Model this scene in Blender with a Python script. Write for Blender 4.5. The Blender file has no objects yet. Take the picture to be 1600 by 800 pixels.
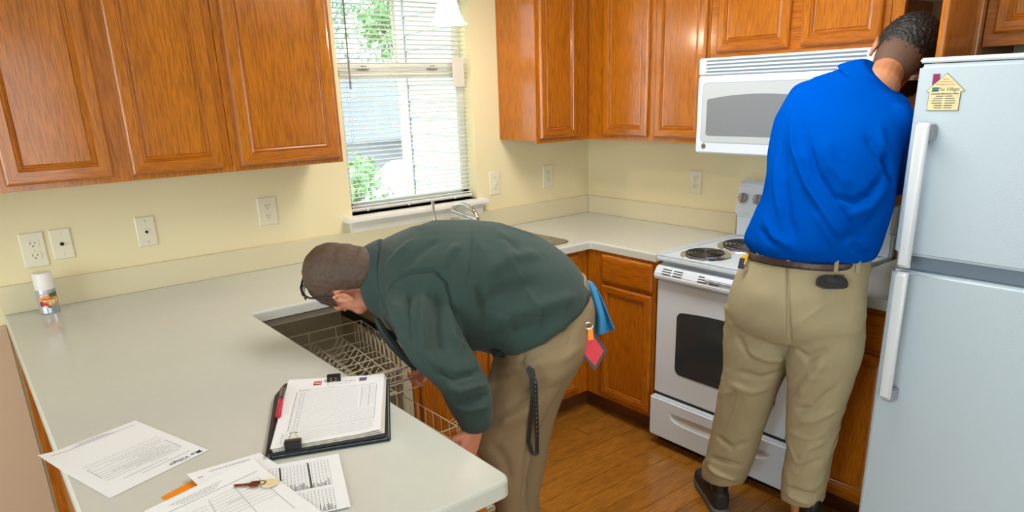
import bpy, bmesh, math, random
import numpy as np
from mathutils import Vector, Matrix
from mathutils.bvhtree import BVHTree
random.seed(7)
S = bpy.context.scene
COL = S.collection
# ------------------------------------------------------------------ camera
YAW, PIT, ROL = [math.radians(a) for a in (38.22, 17.75, -1.9)]
CAMP = Vector((-3.031, -3.058, 1.625)); FPX = 1092.4; CYP = 493.67
fw = Vector((math.sin(YAW)*math.cos(PIT), math.cos(YAW)*math.cos(PIT), -math.sin(PIT)))
r0 = Vector((math.cos(YAW), -math.sin(YAW), 0)); u0 = r0.cross(fw)
CR = math.cos(ROL)*r0 + math.sin(ROL)*u0; CU = -math.sin(ROL)*r0 + math.cos(ROL)*u0
cd = bpy.data.cameras.new('camera'); cam = bpy.data.objects.new('camera', cd); COL.objects.link(cam)
cam.matrix_world = Matrix.Translation(CAMP) @ Matrix((CR, CU, -fw)).transposed().to_4x4()
cd.sensor_width = 36; cd.lens = FPX/1600*36; cd.shift_y = (CYP-400)/1600; cd.clip_start = .02
S.camera = cam
# ------------------------------------------------------------------ world, lights, exposure
S.view_settings.view_transform = 'Standard'; S.view_settings.look = 'None'
S.view_settings.exposure = 0.16; S.view_settings.gamma = 1; S.view_settings.use_curve_mapping = False
W = bpy.data.worlds.new('world'); S.world = W; W.use_nodes = True
W.node_tree.nodes['Background'].inputs[0].default_value = (.80, .90, 1, 1)
W.node_tree.nodes['Background'].inputs[1].default_value = 3.2
def area(name, loc, rot, sx, sy, power, col):
    l = bpy.data.lights.new(name, 'AREA'); l.shape = 'RECTANGLE'; l.size = sx; l.size_y = sy; l.energy = power; l.color = col
    o = bpy.data.objects.new(name, l); COL.objects.link(o); o.location = loc; o.rotation_euler = [math.radians(a) for a in rot]; return o
area('dining_window_light', (-6.3, -2.4, 1.45), (0, -90, 0), 1.9, 2.6, 96, (.70, .87, 1))      # daylight of the dining room window, facing +x
area('rear_fill_light', (-3.2, -5.3, 1.15), (90, 0, 0), 2.2, 2.0, 42, (.86, .94, 1))          # added fill behind the camera for the stove front, facing +y
area('kitchen_ceiling_light', (-1.25, -1.5, 2.40), (0, 0, 0), .5, 1.2, 25, (1, .96, .90))     # ceiling fixture
area('dining_ceiling_light', (-4.3, -3.2, 2.40), (0, 0, 0), .6, .6, 9, (1, .97, .92))
#area('window_daylight', (-1.2, .25, 1.6), (-90, 0, 0), .7, .9, 10, (.86, .94, 1))            # daylight of the sink window, facing -y
sl = bpy.data.lights.new('sun', 'SUN'); sl.energy = 2; sl.angle = .3; sun = bpy.data.objects.new('sun', sl); COL.objects.link(sun); sun.rotation_euler = (math.radians(35), math.radians(-25), 0)

# ------------------------------------------------------------------ materials
def lin(c): return tuple(((v/255)/12.92 if v/255 <= .04045 else ((v/255+.055)/1.055)**2.4) for v in c)
MATS = {}
def mat(name, rgb, rough=.5, metal=0, bump=0, bscale=100, var=0, vscale=8, spec=.5, trans=0, emit=0, coat=0, sheen=0, stretch=(1, 1, 1)):
    m = bpy.data.materials.new(name); m.use_nodes = True; nt = m.node_tree; b = nt.nodes['Principled BSDF']
    c = lin(rgb) + (1,)
    b.inputs['Base Color'].default_value = c; b.inputs['Roughness'].default_value = rough; b.inputs['Metallic'].default_value = metal
    b.inputs['Specular IOR Level'].default_value = spec; b.inputs['Coat Weight'].default_value = coat; b.inputs['Sheen Weight'].default_value = sheen
    b.inputs['Transmission Weight'].default_value = trans
    if emit: b.inputs['Emission Color'].default_value = c; b.inputs['Emission Strength'].default_value = emit
    tc = nt.nodes.new('ShaderNodeTexCoord'); mp = nt.nodes.new('ShaderNodeMapping'); mp.inputs['Scale'].default_value = stretch
    nt.links.new(tc.outputs['Object'], mp.inputs[0])
    if var:
        n = nt.nodes.new('ShaderNodeTexNoise'); n.inputs['Scale'].default_value = vscale; n.inputs['Detail'].default_value = 5
        nt.links.new(mp.outputs[0], n.inputs['Vector'])
        mx = nt.nodes.new('ShaderNodeMix'); mx.data_type = 'RGBA'
        mx.inputs[6].default_value = tuple(v*(1-var) for v in c[:3]) + (1,); mx.inputs[7].default_value = tuple(min(1, v*(1+var)) for v in c[:3]) + (1,)
        nt.links.new(n.outputs[0], mx.inputs[0]); nt.links.new(mx.outputs[2], b.inputs['Base Color'])
    if bump:
        n = nt.nodes.new('ShaderNodeTexNoise'); n.inputs['Scale'].default_value = bscale; n.inputs['Detail'].default_value = 3
        nt.links.new(mp.outputs[0], n.inputs['Vector'])
        bp = nt.nodes.new('ShaderNodeBump'); bp.inputs['Strength'].default_value = bump; bp.inputs['Distance'].default_value = .002
        nt.links.new(n.outputs[0], bp.inputs['Height']); nt.links.new(bp.outputs[0], b.inputs['Normal'])
    MATS[name] = m; return m
def wood(name, c1, c2, axis='z', rough=.33, rings=16, pore=.35, spec=.38):
    m = bpy.data.materials.new(name); m.use_nodes = True; nt = m.node_tree; b = nt.nodes['Principled BSDF']; L = nt.links.new
    b.inputs['Roughness'].default_value = rough; b.inputs['Specular IOR Level'].default_value = spec; b.inputs['Coat Weight'].default_value = .5; b.inputs['Coat Roughness'].default_value = .12
    tc = nt.nodes.new('ShaderNodeTexCoord'); oi = nt.nodes.new('ShaderNodeObjectInfo')
    ad = nt.nodes.new('ShaderNodeVectorMath'); ad.operation = 'MULTIPLY_ADD'
    L(oi.outputs['Random'], ad.inputs[0]); ad.inputs[1].default_value = (7.3, 5.1, 9.7); L(tc.outputs['Object'], ad.inputs[2])
    def noise(al, ac, detail, dist=0):
        mp = nt.nodes.new('ShaderNodeMapping'); mp.inputs['Scale'].default_value = tuple(al if a == axis else ac for a in 'xyz')
        L(ad.outputs[0], mp.inputs[0]); n = nt.nodes.new('ShaderNodeTexNoise'); n.inputs['Scale'].default_value = 1
        n.inputs['Detail'].default_value = detail; n.inputs['Distortion'].default_value = dist; L(mp.outputs[0], n.inputs['Vector']); return n
    def mth(op, a, v=None):
        q = nt.nodes.new('ShaderNodeMath'); q.operation = op; L(a, q.inputs[0])
        if v is not None: q.inputs[1].default_value = v
        return q.outputs[0]
    n1 = noise(.9, 4.5, 2, .3); ring = mth('PINGPONG', mth('MULTIPLY', n1.outputs[0], rings), .5); ring = mth('MULTIPLY', ring, 2)
    n2 = noise(14, 420, 2); n3 = noise(1.4, 9, 3)
    rp = nt.nodes.new('ShaderNodeValToRGB'); rp.color_ramp.elements[0].position = .0; rp.color_ramp.elements[1].position = .45
    rp.color_ramp.elements[0].color = (.62, .62, .62, 1); rp.color_ramp.elements[1].color = (1, 1, 1, 1); L(ring, rp.inputs[0])
    mx = nt.nodes.new('ShaderNodeMix'); mx.data_type = 'RGBA'; mx.inputs[6].default_value = lin(c2)+(1,); mx.inputs[7].default_value = lin(c1)+(1,)
    r2 = nt.nodes.new('ShaderNodeMapRange'); r2.inputs[1].default_value = .3; r2.inputs[2].default_value = .7; L(n3.outputs[0], r2.inputs[0])
    a = mth('MULTIPLY', r2.outputs[0], .50); s = nt.nodes.new('ShaderNodeMath'); s.operation = 'MULTIPLY_ADD'; L(rp.outputs[0], s.inputs[0]); s.inputs[1].default_value = .45; L(a, s.inputs[2])
    L(s.outputs[0], mx.inputs[0])
    r3 = nt.nodes.new('ShaderNodeMapRange'); r3.inputs[1].default_value = .40; r3.inputs[2].default_value = .56; r3.inputs[3].default_value = 1-pore; r3.inputs[4].default_value = 1.06; L(n2.outputs[0], r3.inputs[0])
    vm = nt.nodes.new('ShaderNodeVectorMath'); vm.operation = 'SCALE'; L(mx.outputs[2], vm.inputs[0]); L(r3.outputs[0], vm.inputs[3])
    L(vm.outputs[0], b.inputs['Base Color'])
    bp = nt.nodes.new('ShaderNodeBump'); bp.inputs['Strength'].default_value = .12; bp.inputs['Distance'].default_value = .001; L(r3.outputs[0], bp.inputs['Height']); L(bp.outputs[0], b.inputs['Normal'])
    MATS[name] = m; return m
wood('oak', (192, 112, 18), (164, 88, 8), 'z', .24); wood('oak_x', (186, 106, 18), (156, 80, 8), 'x', .24); wood('oak_y', (186, 106, 18), (156, 80, 8), 'y', .24)
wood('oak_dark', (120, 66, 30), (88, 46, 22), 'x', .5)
wood('plank', (178, 118, 40), (126, 76, 18), 'x', .34, 18, .4)
mat('cabinet_inside', (150, 112, 74), .6, var=.1)
mat('melamine', (226, 214, 180), .5)
mat('wall', (232, 220, 178), .75, bump=.12, bscale=260)
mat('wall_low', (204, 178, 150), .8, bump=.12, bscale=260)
mat('ceiling', (238, 234, 222), .9); mat('white_trim', (236, 234, 226), .35)
mat('solid_warm_shade', (216, 206, 172), .3); mat('solid', (204, 207, 200), .14, var=.03, vscale=40); mat('carpet', (170, 140, 110), .95, bump=.6, bscale=400)  # backsplash: worktop solid with its warm shade put into the colour
mat('plate', (230, 222, 196), .35); mat('dark', (28, 26, 24), .6); mat('black', (14, 14, 15), .5); mat('gap', (60, 52, 46), .8)
mat('enamel', (218, 230, 242), .18, coat=.4); mat('fridge_white', (186, 202, 212), .28, bump=.35, bscale=240); mat('handle_white', (216, 222, 228), .2)
mat('fridge_gap', (112, 128, 142), .5); mat('oven_glass', (52, 58, 62), .08, bump=.0); mat('micro_glass', (128, 134, 140), .2, var=.1, vscale=300)
mat('knob', (168, 156, 150), .35); mat('chrome', (215, 215, 215), .08, metal=1); mat('steel', (180, 178, 170), .28, metal=1)
mat('coil', (52, 50, 48), .4, metal=.6); mat('bronze', (110, 70, 44), .35, metal=.8); mat('clip_metal', (200, 190, 170), .3, metal=1)
mat('tub', (196, 188, 164), .5, var=.06, vscale=60); mat('dish_frame', (196, 190, 168), .4); mat('wire', (232, 224, 200), .3)
mat('blind', (226, 226, 218), .4); mat('wand', (120, 122, 118), .3); mat('sash', (226, 226, 220), .4)
mat('cord', (236, 236, 230), .6); mat('tag_paper', (210, 206, 196), .6)
mat('paper', (236, 238, 242), .6); mat('paper_warm', (226, 220, 210), .6); mat('ink', (70, 72, 82), .7); mat('ink_light', (140, 144, 154), .7); mat('ink_navy', (36, 52, 92), .6)
mat('red', (196, 44, 44), .5); mat('blue', (40, 84, 150), .5); mat('orange', (240, 140, 20), .5); mat('leather', (38, 46, 54), .35, bump=.3, bscale=300)
mat('stitch', (200, 200, 190), .6); mat('pen_red', (196, 24, 60), .25); mat('pen_black', (20, 22, 26), .3)
mat('skin', (214, 142, 112), .5, var=.12, vscale=60); mat('skin_red', (206, 118, 98), .5); mat('skin_tan', (188, 128, 92), .55, var=.15, vscale=50)
mat('hair_brown', (82, 62, 48), .55, bump=1, bscale=500, var=.35, vscale=160, stretch=(1, 1, .35)); mat('hair_black', (20, 18, 18), .55, bump=1, bscale=200, var=.4, vscale=120)
mat('jacket', (54, 71, 67), .85, bump=.3, bscale=1500, spec=.2, sheen=.1, var=.05, vscale=5); mat('jacket_dark', (34, 44, 46), .7)
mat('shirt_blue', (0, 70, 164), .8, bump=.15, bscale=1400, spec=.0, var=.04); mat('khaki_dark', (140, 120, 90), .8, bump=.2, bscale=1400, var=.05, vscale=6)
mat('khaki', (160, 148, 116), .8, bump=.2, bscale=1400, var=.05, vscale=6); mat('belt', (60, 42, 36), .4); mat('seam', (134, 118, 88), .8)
mat('shoe', (24, 25, 27), .6); mat('sole', (84, 84, 84), .6); mat('towel', (56, 142, 196), .9, bump=.6, bscale=500); mat('white_cloth', (220, 214, 204), .8)
mat('wallet_red', (214, 50, 66), .6, bump=.3, bscale=300); mat('yellow', (236, 176, 30), .4); mat('navy', (32, 46, 72), .4); mat('shades', (22, 40, 34), .15)
mat('siding', (205, 208, 212), .6); mat('leaf', (150, 196, 130), .8, var=.3, vscale=3); mat('leaf_dark', (150, 190, 170), .8, var=.3, vscale=3); mat('bark', (90, 76, 62), .9)
mat('grass', (120, 158, 96), .9, var=.2); mat('pavement', (218, 216, 212), .8); mat('roof', (128, 138, 150), .8); mat('car_paint', (210, 214, 218), .25); mat('car_glass', (60, 90, 96), .1); mat('tyre', (30, 30, 30), .7)
mat('magnet_face', (218, 208, 158), .4); mat('magnet_edge', (60, 84, 60), .4); mat('magenta', (140, 34, 84), .5); mat('teal', (24, 120, 130), .4)
mat('can_metal', (176, 182, 190), .3, metal=.6); mat('cap', (232, 228, 220), .4); mat('can_orange', (232, 160, 84), .4); mat('green', (70, 110, 40), .5); mat('brass', (150, 104, 66), .3, metal=.9); mat('can_cream', (232, 214, 170), .4)
mat('glass_shade', (255, 250, 238), .4, emit=1.6); mat('grey_label', (150, 156, 166), .5); mat('recess_shade', (190, 198, 204), .3); mat('control_grey', (150, 146, 132), .5); mat('hair_fade', (92, 66, 50), .7, var=.4, vscale=180); mat('iris', (60, 44, 34), .2)
g = bpy.data.materials.new('window_glass'); g.use_nodes = True; nt = g.node_tree; nt.nodes.clear()
go = nt.nodes.new('ShaderNodeOutputMaterial'); gm = nt.nodes.new('ShaderNodeMixShader'); gt = nt.nodes.new('ShaderNodeBsdfTransparent'); gg = nt.nodes.new('ShaderNodeBsdfGlossy'); gg.inputs['Roughness'].default_value = .02
gm.inputs[0].default_value = .06; nt.links.new(gt.outputs[0], gm.inputs[1]); nt.links.new(gg.outputs[0], gm.inputs[2]); nt.links.new(gm.outputs[0], go.inputs[0]); MATS['window_glass'] = g

# ------------------------------------------------------------------ helpers
LOC = {}
def thing(name, label, cat, loc=(0, 0, 0), group=None, kind=None):
    o = bpy.data.objects.new(name, None); COL.objects.link(o); o.location = loc; LOC[o] = Vector(loc); o.empty_display_size = .05
    if label: o['label'] = label
    if cat: o['category'] = cat
    if group: o['group'] = group
    if kind: o['kind'] = kind
    return o
def tag(o, label, cat, group=None):
    o['label'] = label; o['category'] = cat
    if group: o['group'] = group
    return o
class MB:
    def __init__(s): s.v = []; s.f = []; s.m = []
    def add(s, v, f, m=0):
        n = len(s.v); s.v += [tuple(p) for p in v]; s.f += [tuple(i+n for i in q) for q in f]; s.m += [m]*len(f); return s
    def box(s, x0, x1, y0, y1, z0, z1, m=0):
        v = [(x, y, z) for x in (x0, x1) for y in (y0, y1) for z in (z0, z1)]
        return s.add(v, [(0, 1, 3, 2), (4, 6, 7, 5), (0, 4, 5, 1), (2, 3, 7, 6), (0, 2, 6, 4), (1, 5, 7, 3)], m)
    def obox(s, c, ax, h, m=0):
        c = Vector(c); ax = [Vector(a).normalized() for a in ax]
        v = [c+ax[0]*(i*h[0])+ax[1]*(j*h[1])+ax[2]*(k*h[2]) for i in (-1, 1) for j in (-1, 1) for k in (-1, 1)]
        return s.add(v, [(0, 1, 3, 2), (4, 6, 7, 5), (0, 4, 5, 1), (2, 3, 7, 6), (0, 2, 6, 4), (1, 5, 7, 3)], m)
    def tube(s, pts, r, n=8, m=0, cap=True):
        pts = [Vector(p) for p in pts]; N = len(pts); rr = r if hasattr(r, '__len__') else [r]*N; v = []; a = None
        for i, p in enumerate(pts):
            t = (pts[min(i+1, N-1)]-pts[max(i-1, 0)]).normalized()
            if a is None: a = t.cross(Vector((0, 0, 1)) if abs(t.z) < .9 else Vector((1, 0, 0))).normalized()
            a = (a - t*a.dot(t)).normalized(); b = t.cross(a)
            v += [p + (a*math.cos(2*math.pi*k/n)+b*math.sin(2*math.pi*k/n))*rr[i] for k in range(n)]
        f = [(i*n+k, i*n+(k+1) % n, (i+1)*n+(k+1) % n, (i+1)*n+k) for i in range(N-1) for k in range(n)]
        if cap: f += [tuple(range(n-1, -1, -1)), tuple(range((N-1)*n, N*n))]
        return s.add(v, f, m)
    def lathe(s, prof, c, axis=(0, 0, 1), n=24, m=0):
        c = Vector(c); ax = Vector(axis).normalized(); a = ax.cross(Vector((1, 0, 0)) if abs(ax.x) < .9 else Vector((0, 1, 0))).normalized(); b = ax.cross(a); v = []
        for r, h in prof: v += [c+ax*h+(a*math.cos(2*math.pi*k/n)+b*math.sin(2*math.pi*k/n))*max(r, 1e-5) for k in range(n)]
        f = [(i*n+k, i*n+(k+1) % n, (i+1)*n+(k+1) % n, (i+1)*n+k) for i in range(len(prof)-1) for k in range(n)]
        return s.add(v, f, m)
    def prism(s, poly, o, ex, ey, ez, h, m=0):
        o = Vector(o); ex, ey, ez = Vector(ex), Vector(ey), Vector(ez); n = len(poly)
        v = [o+ex*a+ey*b for a, b in poly]+[o+ex*a+ey*b+ez*h for a, b in poly]
        return s.add(v, [tuple(range(n-1, -1, -1)), tuple(range(n, 2*n))]+[(i, (i+1) % n, n+(i+1) % n, n+i) for i in range(n)], m)
    def build(s, name, mats, parent=None, smooth=False, bevel=0, label=None, seg=2):
        off = LOC.get(parent, Vector()) if parent else Vector()
        me = bpy.data.meshes.new(name); me.from_pydata([tuple(Vector(p)-off) for p in s.v], [], s.f)
        for q in ([mats] if isinstance(mats, str) else mats): me.materials.append(MATS[q])
        me.polygons.foreach_set('material_index', s.m)
        bm = bmesh.new(); bm.from_mesh(me)
        bmesh.ops.recalc_face_normals(bm, faces=bm.faces)
        if bevel: bmesh.ops.bevel(bm, geom=[e for e in bm.edges if len(e.link_faces) == 2 and e.calc_face_angle(0) > .5], offset=bevel, segments=seg, affect='EDGES', clamp_overlap=True)
        bm.to_mesh(me); bm.free()
        if smooth or bevel: me.shade_smooth() if smooth is True else None
        if smooth is True: me.set_sharp_from_angle(angle=math.radians(42))
        o = bpy.data.objects.new(name, me); COL.objects.link(o)
        if parent: o.parent = parent
        LOC[o] = off
        if label: o['label'] = label
        return o
def struct(o): o['kind'] = 'structure'; return o
def rrect(w, h, r, n=5, cx=0, cy=0):
    return [(cx+sx*(w/2-r)+r*math.cos(a0+i*math.pi/2/n), cy+sy*(h/2-r)+r*math.sin(a0+i*math.pi/2/n)) for sx, sy, a0 in ((1, 1, 0), (-1, 1, math.pi/2), (-1, -1, math.pi), (1, -1, 1.5*math.pi)) for i in range(n+1)]
def arched(w, h, r, rise):
    P_ = rrect(w, h, r, 5); n = len(P_)//4; top = [(w/2-r-(w-2*r)*i/12, h/2) for i in range(1, 12)]
    P_ = P_[:n]+top+P_[n:]
    return [(a, b+(rise*max(0, 1-(a/(w/2-r))**2) if b >= h/2-1e-6 else 0)) for a, b in P_]
X, Y, Z = Vector((1, 0, 0)), Vector((0, 1, 0)), Vector((0, 0, 1))
def panel_door(name, o, ex, n, w, h, parent, rail=.058, knob=False, flat=False):
    """recessed panel door; o lower-left back corner, ex along width, n outward; height along z"""
    o, ex, n = Vector(o), Vector(ex), Vector(n)
    t = .020
    rings = [(0, 0), (0, t*.6), (.004, t*.85), (.009, t), (rail-.017, t), (rail-.014, t-.005), (rail-.008, t-.003), (rail-.0045, t-.011), (rail-.001, t-.0125), (rail+.003, t-.010)]
    mb = MB(); R = []
    for ins, d in rings: R.append([o+ex*a+Z*b+n*d for a, b in ((ins, ins), (w-ins, ins), (w-ins, h-ins), (ins, h-ins))])
    for i in range(len(R)-1):
        for k in range(4):
            mb.add([R[i][k], R[i][(k+1) % 4], R[i+1][(k+1) % 4], R[i+1][k]], [(0, 1, 2, 3)], 1 if k in (0, 2) else 0)
    mb.add(R[0], [(3, 2, 1, 0)], 0)
    hm = 'oak_x' if abs(ex.x) > .5 else 'oak_y'
    d = mb.build(name, ['oak', hm], parent)
    p = MB(); q = R[-1]; p.add([v+n*.0005 for v in q]+[v-n*.006 for v in q], [(0, 1, 2, 3), (7, 6, 5, 4), (0, 4, 5, 1), (1, 5, 6, 2), (2, 6, 7, 3), (3, 7, 4, 0)])
    p.build('panel', 'oak' if h > .2 else hm, d)
    return d
def slab_front(name, o, ex, n, w, h, parent):
    o, ex, n = Vector(o), Vector(ex), Vector(n); t = .02; mb = MB(); R = []
    for ins, d in ((0, 0), (0, t*.6), (.006, t*.9), (.016, t)): R.append([o+ex*a+Z*b+n*d for a, b in ((ins, ins), (w-ins, ins), (w-ins, h-ins), (ins, h-ins))])
    for i in range(3):
        for k in range(4): mb.add([R[i][k], R[i][(k+1) % 4], R[i+1][(k+1) % 4], R[i+1][k]], [(0, 1, 2, 3)])
    mb.add(R[-1], [(0, 1, 2, 3)]); mb.add(R[0], [(3, 2, 1, 0)])
    return mb.build(name, 'oak_x' if abs(ex.x) > .5 else 'oak_y', parent)
_txt = {}
def text_mesh(body, size, shear=0, bold=0):
    c = bpy.data.curves.new('txt', 'FONT'); c.body = body; c.size = size; c.align_x = 'CENTER'; c.align_y = 'CENTER'; c.shear = shear; c.offset = bold; c.resolution_u = 2
    o = bpy.data.objects.new('txt', c); COL.objects.link(o); dg = bpy.context.evaluated_depsgraph_get()
    me = bpy.data.meshes.new_from_object(o.evaluated_get(dg)); v = [tuple(p.co) for p in me.vertices]; f = [tuple(p.vertices) for p in me.polygons]
    bpy.data.objects.remove(o); bpy.data.curves.remove(c); bpy.data.meshes.remove(me); return v, f
def add_text(mb, body, size, fn, m=0, shear=0, bold=0, wmax=None):
    v, f = text_mesh(body, size, shear, bold); k = 1
    if wmax:
        ww = max(p[0] for p in v)-min(p[0] for p in v); k = min(1, wmax/ww) if ww > 0 else 1
    mb.add([fn(p[0]*k, p[1]) for p in v], f, m)

# ================================================================== SETTING
H = 2.44
wx0, wx1, wz0, wz1 = -1.565, -.833, 1.09, 2.12
mb = MB()
mb.box(-6.5, wx0, 0, .13, 0, H); mb.box(wx1, .12, 0, .13, 0, H); mb.box(wx0, wx1, 0, .13, 0, wz0); mb.box(wx0, wx1, 0, .13, wz1, H)
struct(mb.build('wall_window', 'wall'))
struct(MB().box(0, .12, -5.5, 0, 0, H).build('wall_range', 'wall'))
struct(MB().box(-6.62, -6.5, -5.5, .13, 0, H).build('wall_dining', 'wall'))
struct(MB().box(-6.5, .12, -5.62, -5.5, 0, H).build('wall_back', 'wall'))
struct(MB().box(-6.5, -2.974, -.012, 0, 0, .875).build('lower_wall_1', 'wall_low'))  # thin tan panel over the lower wall, left of the peninsula
struct(MB().box(-6.6, .12, -5.6, .13, H, H+.1).build('ceiling', 'ceiling'))
fl = struct(MB().box(-6.6, .12, -5.6, .13, -.08, -.005).build('floor', 'gap'))
cp = MB().box(-6.5, -2.94, -5.5, 0, -.005, .004).build('carpet', 'carpet', fl)
# planks, 0.1 m wide
shared = {}
for j in range(27):
    y1 = -.54-.1*j; x = -.0; k = 0
    cuts = [-.02]; x = -.02-random.uniform(.25, 1.1)
    while x > -2.3: cuts.append(x); x -= 1.1
    cuts.append(-2.94 if j > 15 else -2.3)
    for a, b in zip(cuts, cuts[1:]):
        L_ = round(a-b, 2)
        if L_ not in shared:
            m_ = MB().box(-L_+.0012, -.0012, -.0988, -.0008, -.005, .0)
            me = m_.build('tmp', 'plank', bevel=.001, seg=1); shared[L_] = me.data; bpy.data.objects.remove(me)
        o = bpy.data.objects.new('plank', shared[L_]); COL.objects.link(o); o.parent = fl; o.location = (a, y1, 0)

# window: sash, glass, blind, sill
win = thing('window_1', None, None, (-1.2, .1, 1.09), kind='structure')
mb = MB()
for z0, z1, y in ((1.09, 1.745, .078), (1.735, 2.12, .100)):
    mb.box(wx0, wx0+.045, y, y+.022, z0, z1).box(wx1-.045, wx1, y, y+.022, z0, z1).box(wx0, wx1, y, y+.022, z0, z0+.045).box(wx0, wx1, y, y+.022, z1-.04, z1)
mb.build('window_frame', 'sash', win, bevel=.003)
MB().box(wx0+.04, wx1-.04, .088, .091, 1.13, 1.71).build('pane', 'window_glass', win)
MB().box(wx0+.04, wx1-.04, .110, .113, 1.775, 2.09).build('pane', 'window_glass', win)
mb = MB(); mb.box(-1.2-.008, -1.2+.008, .104, .118, 1.775, 2.09); mb.build('muntin', 'sash', win)
for x in (-1.40, -1.02):
    mb = MB().box(x-.03, x+.03, .068, .080, 1.745, 1.757); mb.lathe([(0, 0), (.012, 0), (.012, .012), (0, .012)], (x, .07, 1.752), n=12); mb.build('sash_lock', 'steel', win)
sill = MB().box(wx0-.05, wx1+.04, -.06, .09, 1.062, 1.09).build('window_sill', 'white_trim', win, bevel=.006)
mb = MB(); mb.prism([(0, 0), (-.016, 0), (-.022, .04), (-.045, .063), (0, .063)], (wx0-.02, 0, 1.0), Y, Z, X, wx1-wx0+.04); mb.build('sill_apron', 'white_trim', win)
mb = MB().box(wx1-.014, wx1-.002, .075, .080, 1.6, 1.74)
bl = thing('window_blind', 'white horizontal mini blind with open slats hanging in the window above the sink', 'blind', (-1.2, .045, 1.09))
me0 = None
zt = 2.09; nsl = 46
for i in range(nsl):
    z = 1.125+i*(zt-1.125)/nsl
    if me0 is None:
        m_ = MB(); w = .0125
        prof = [(-w, -.0022), (-w*.5, .0006), (0, .0016), (w*.5, .0006), (w, -.0022)]
        v = [(sx*.359, a, b-dz) for sx in (-1, 1) for dz in (0, .0008) for a, b in prof]
        f = [(k, k+1, k+11, k+10) for k in range(4)]+[(5+k, 15+k, 16+k, 6+k) for k in range(4)]+[(0, 10, 15, 5), (4, 9, 19, 14)]
        m_.add(v, f); o = m_.build('slat', 'blind', smooth=True); me0 = o.data
    else: o = bpy.data.objects.new('slat', me0); COL.objects.link(o)
    o.parent = bl; o.location = (0, 0, z-1.09); o.rotation_euler = (math.radians(-6), 0, 0)
MB().box(-1.56, -.838, .03, .062, 1.100, 1.116).build('bottom_rail', 'blind', bl, bevel=.004)
MB().box(-1.56, -.838, .02, .062, 2.088, 2.118).build('head_rail', 'blind', bl, bevel=.003)
for x in (-1.50, -1.24, -.90):
    MB().tube([(x, .0335, 1.10), (x, .0335, 2.1)], .0009, 5).tube([(x, .0575, 1.10), (x, .0575, 2.1)], .0009, 5).build('ladder_cord', 'cord', bl)
MB().tube([(-1.495, .022, 2.09), (-1.50, .02, 1.66)], .004, 8).build('tilt_wand', 'wand', bl)
MB().box(-.935, -.865, .020, .023, 1.66, 1.80).build('hang_tag', 'tag_paper', bl)
for x in (-1.47, -1.24, -.96): MB().lathe([(0, 0), (.008, .002), (.008, .007), (0, .009)], (x, .028, 1.106), (0, -1, 0), 10).build('cord_button', 'blind', bl)

# ================================================================== OUTSIDE
mb = MB().box(-30, 40, .13, 60, -1.2, -1.0); gr = mb.build('lawn', 'grass'); struct(gr)
struct(MB().box(-1.5, 12, 6.0, 12.5, -1.0, -.97).build('driveway', 'pavement'))
wing = thing('siding_wing', 'white lap siding wall of the neighbouring wing seen through the window', 'building', (-.3, .2, -1))
MB().box(-.285, 2, .14, 1.55, -1, 4).build('wall_core', 'siding', wing)
k = 0
for i in range(44):
    z = -.9+i*.113
    mb = MB(); mb.prism([(0, 0), (-.014, 0), (-.004, .113), (0, .113)], (-.285, .14, z), X, Z, Y, 1.40)
    mb.build('siding_board', 'siding', wing)
MB().box(-.31, -.28, 1.545, 1.66, -1, 4).build('corner_board', 'white_trim', wing)
MB().box(-.300, -.284, 1.530, 1.544, -1, 4).build('corner_gap', 'fridge_gap', wing)
def foliage(mb, c, R, n, m=0, leaf=.12, rs=random):
    for _ in range(n):
        d = Vector((rs.gauss(0, 1), rs.gauss(0, 1), rs.gauss(0, 1))).normalized()*R*(rs.random()**.4); p = Vector(c)+Vector((d.x, d.y, d.z*.9))
        a = Vector((rs.gauss(0, 1), rs.gauss(0, 1), rs.gauss(0, 1))).normalized(); b = a.cross(Z+a*.1).normalized(); q = leaf*rs.uniform(.6, 1.3)
        mb.add([p-a*q, p+b*q*.5, p+a*q, p-b*q*.5], [(0, 1, 2, 3)], m)
def tree(x, y, h, R, mname, label, n=2500, leaf=.16):
    t = thing('tree', label, 'tree', (x, y, -1), 'trees outside the window')
    MB().tube([(x, y, -1), (x+.1, y, h*.4), (x, y, h)], [.16, .12, .05], 8).build('trunk', 'bark', t)
    mb = MB()
    for _ in range(7): foliage(mb, (x+random.uniform(-R, R)*.6, y+random.uniform(-R, R)*.5, h+random.uniform(-R, R)*.6), R*.6, n//7, 0, leaf)
    mb.build('crown', mname, t)['kind'] = 'stuff'
tree(10.3, 19, 4.0, 1.9, 'leaf', 'bright green tree seen through the upper right of the window'); tree(12.6, 31, 5.6, 3.4, 'leaf_dark', 'dark bluish green tree seen through the upper left of the window')
hb = thing('shrub', 'green leafy shrub outside at the left side of the lower sash', 'shrub', (.0, 2.9, -1))
mb = MB()
for p, R in (((-.16, 2.9, .9), .30), ((-.02, 2.95, .5), .42), ((-.25, 2.8, .2), .45), ((.0, 3.0, -.3), .6)): foliage(mb, p, R, 420, 0, .045)
mb.build('foliage', 'leaf', hb); MB().tube([(-.1, 2.9, -1), (-.1, 2.9, .9)], .03, 6).build('stem', 'bark', hb)
gb = thing('garage_building', 'low far building with a blue grey roof beyond the driveway', 'building', (5.0, 14, -1))
MB().box(3.2, 9, 13.5, 17, -1, .6).build('wall', 'siding', gb)
MB().prism([(-.4, 0), (4.0, 0), (1.8, 1.7)], (3.0, 13.2, .6), Y, Z, X, 6.4).build('roof', 'roof', gb)
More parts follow.
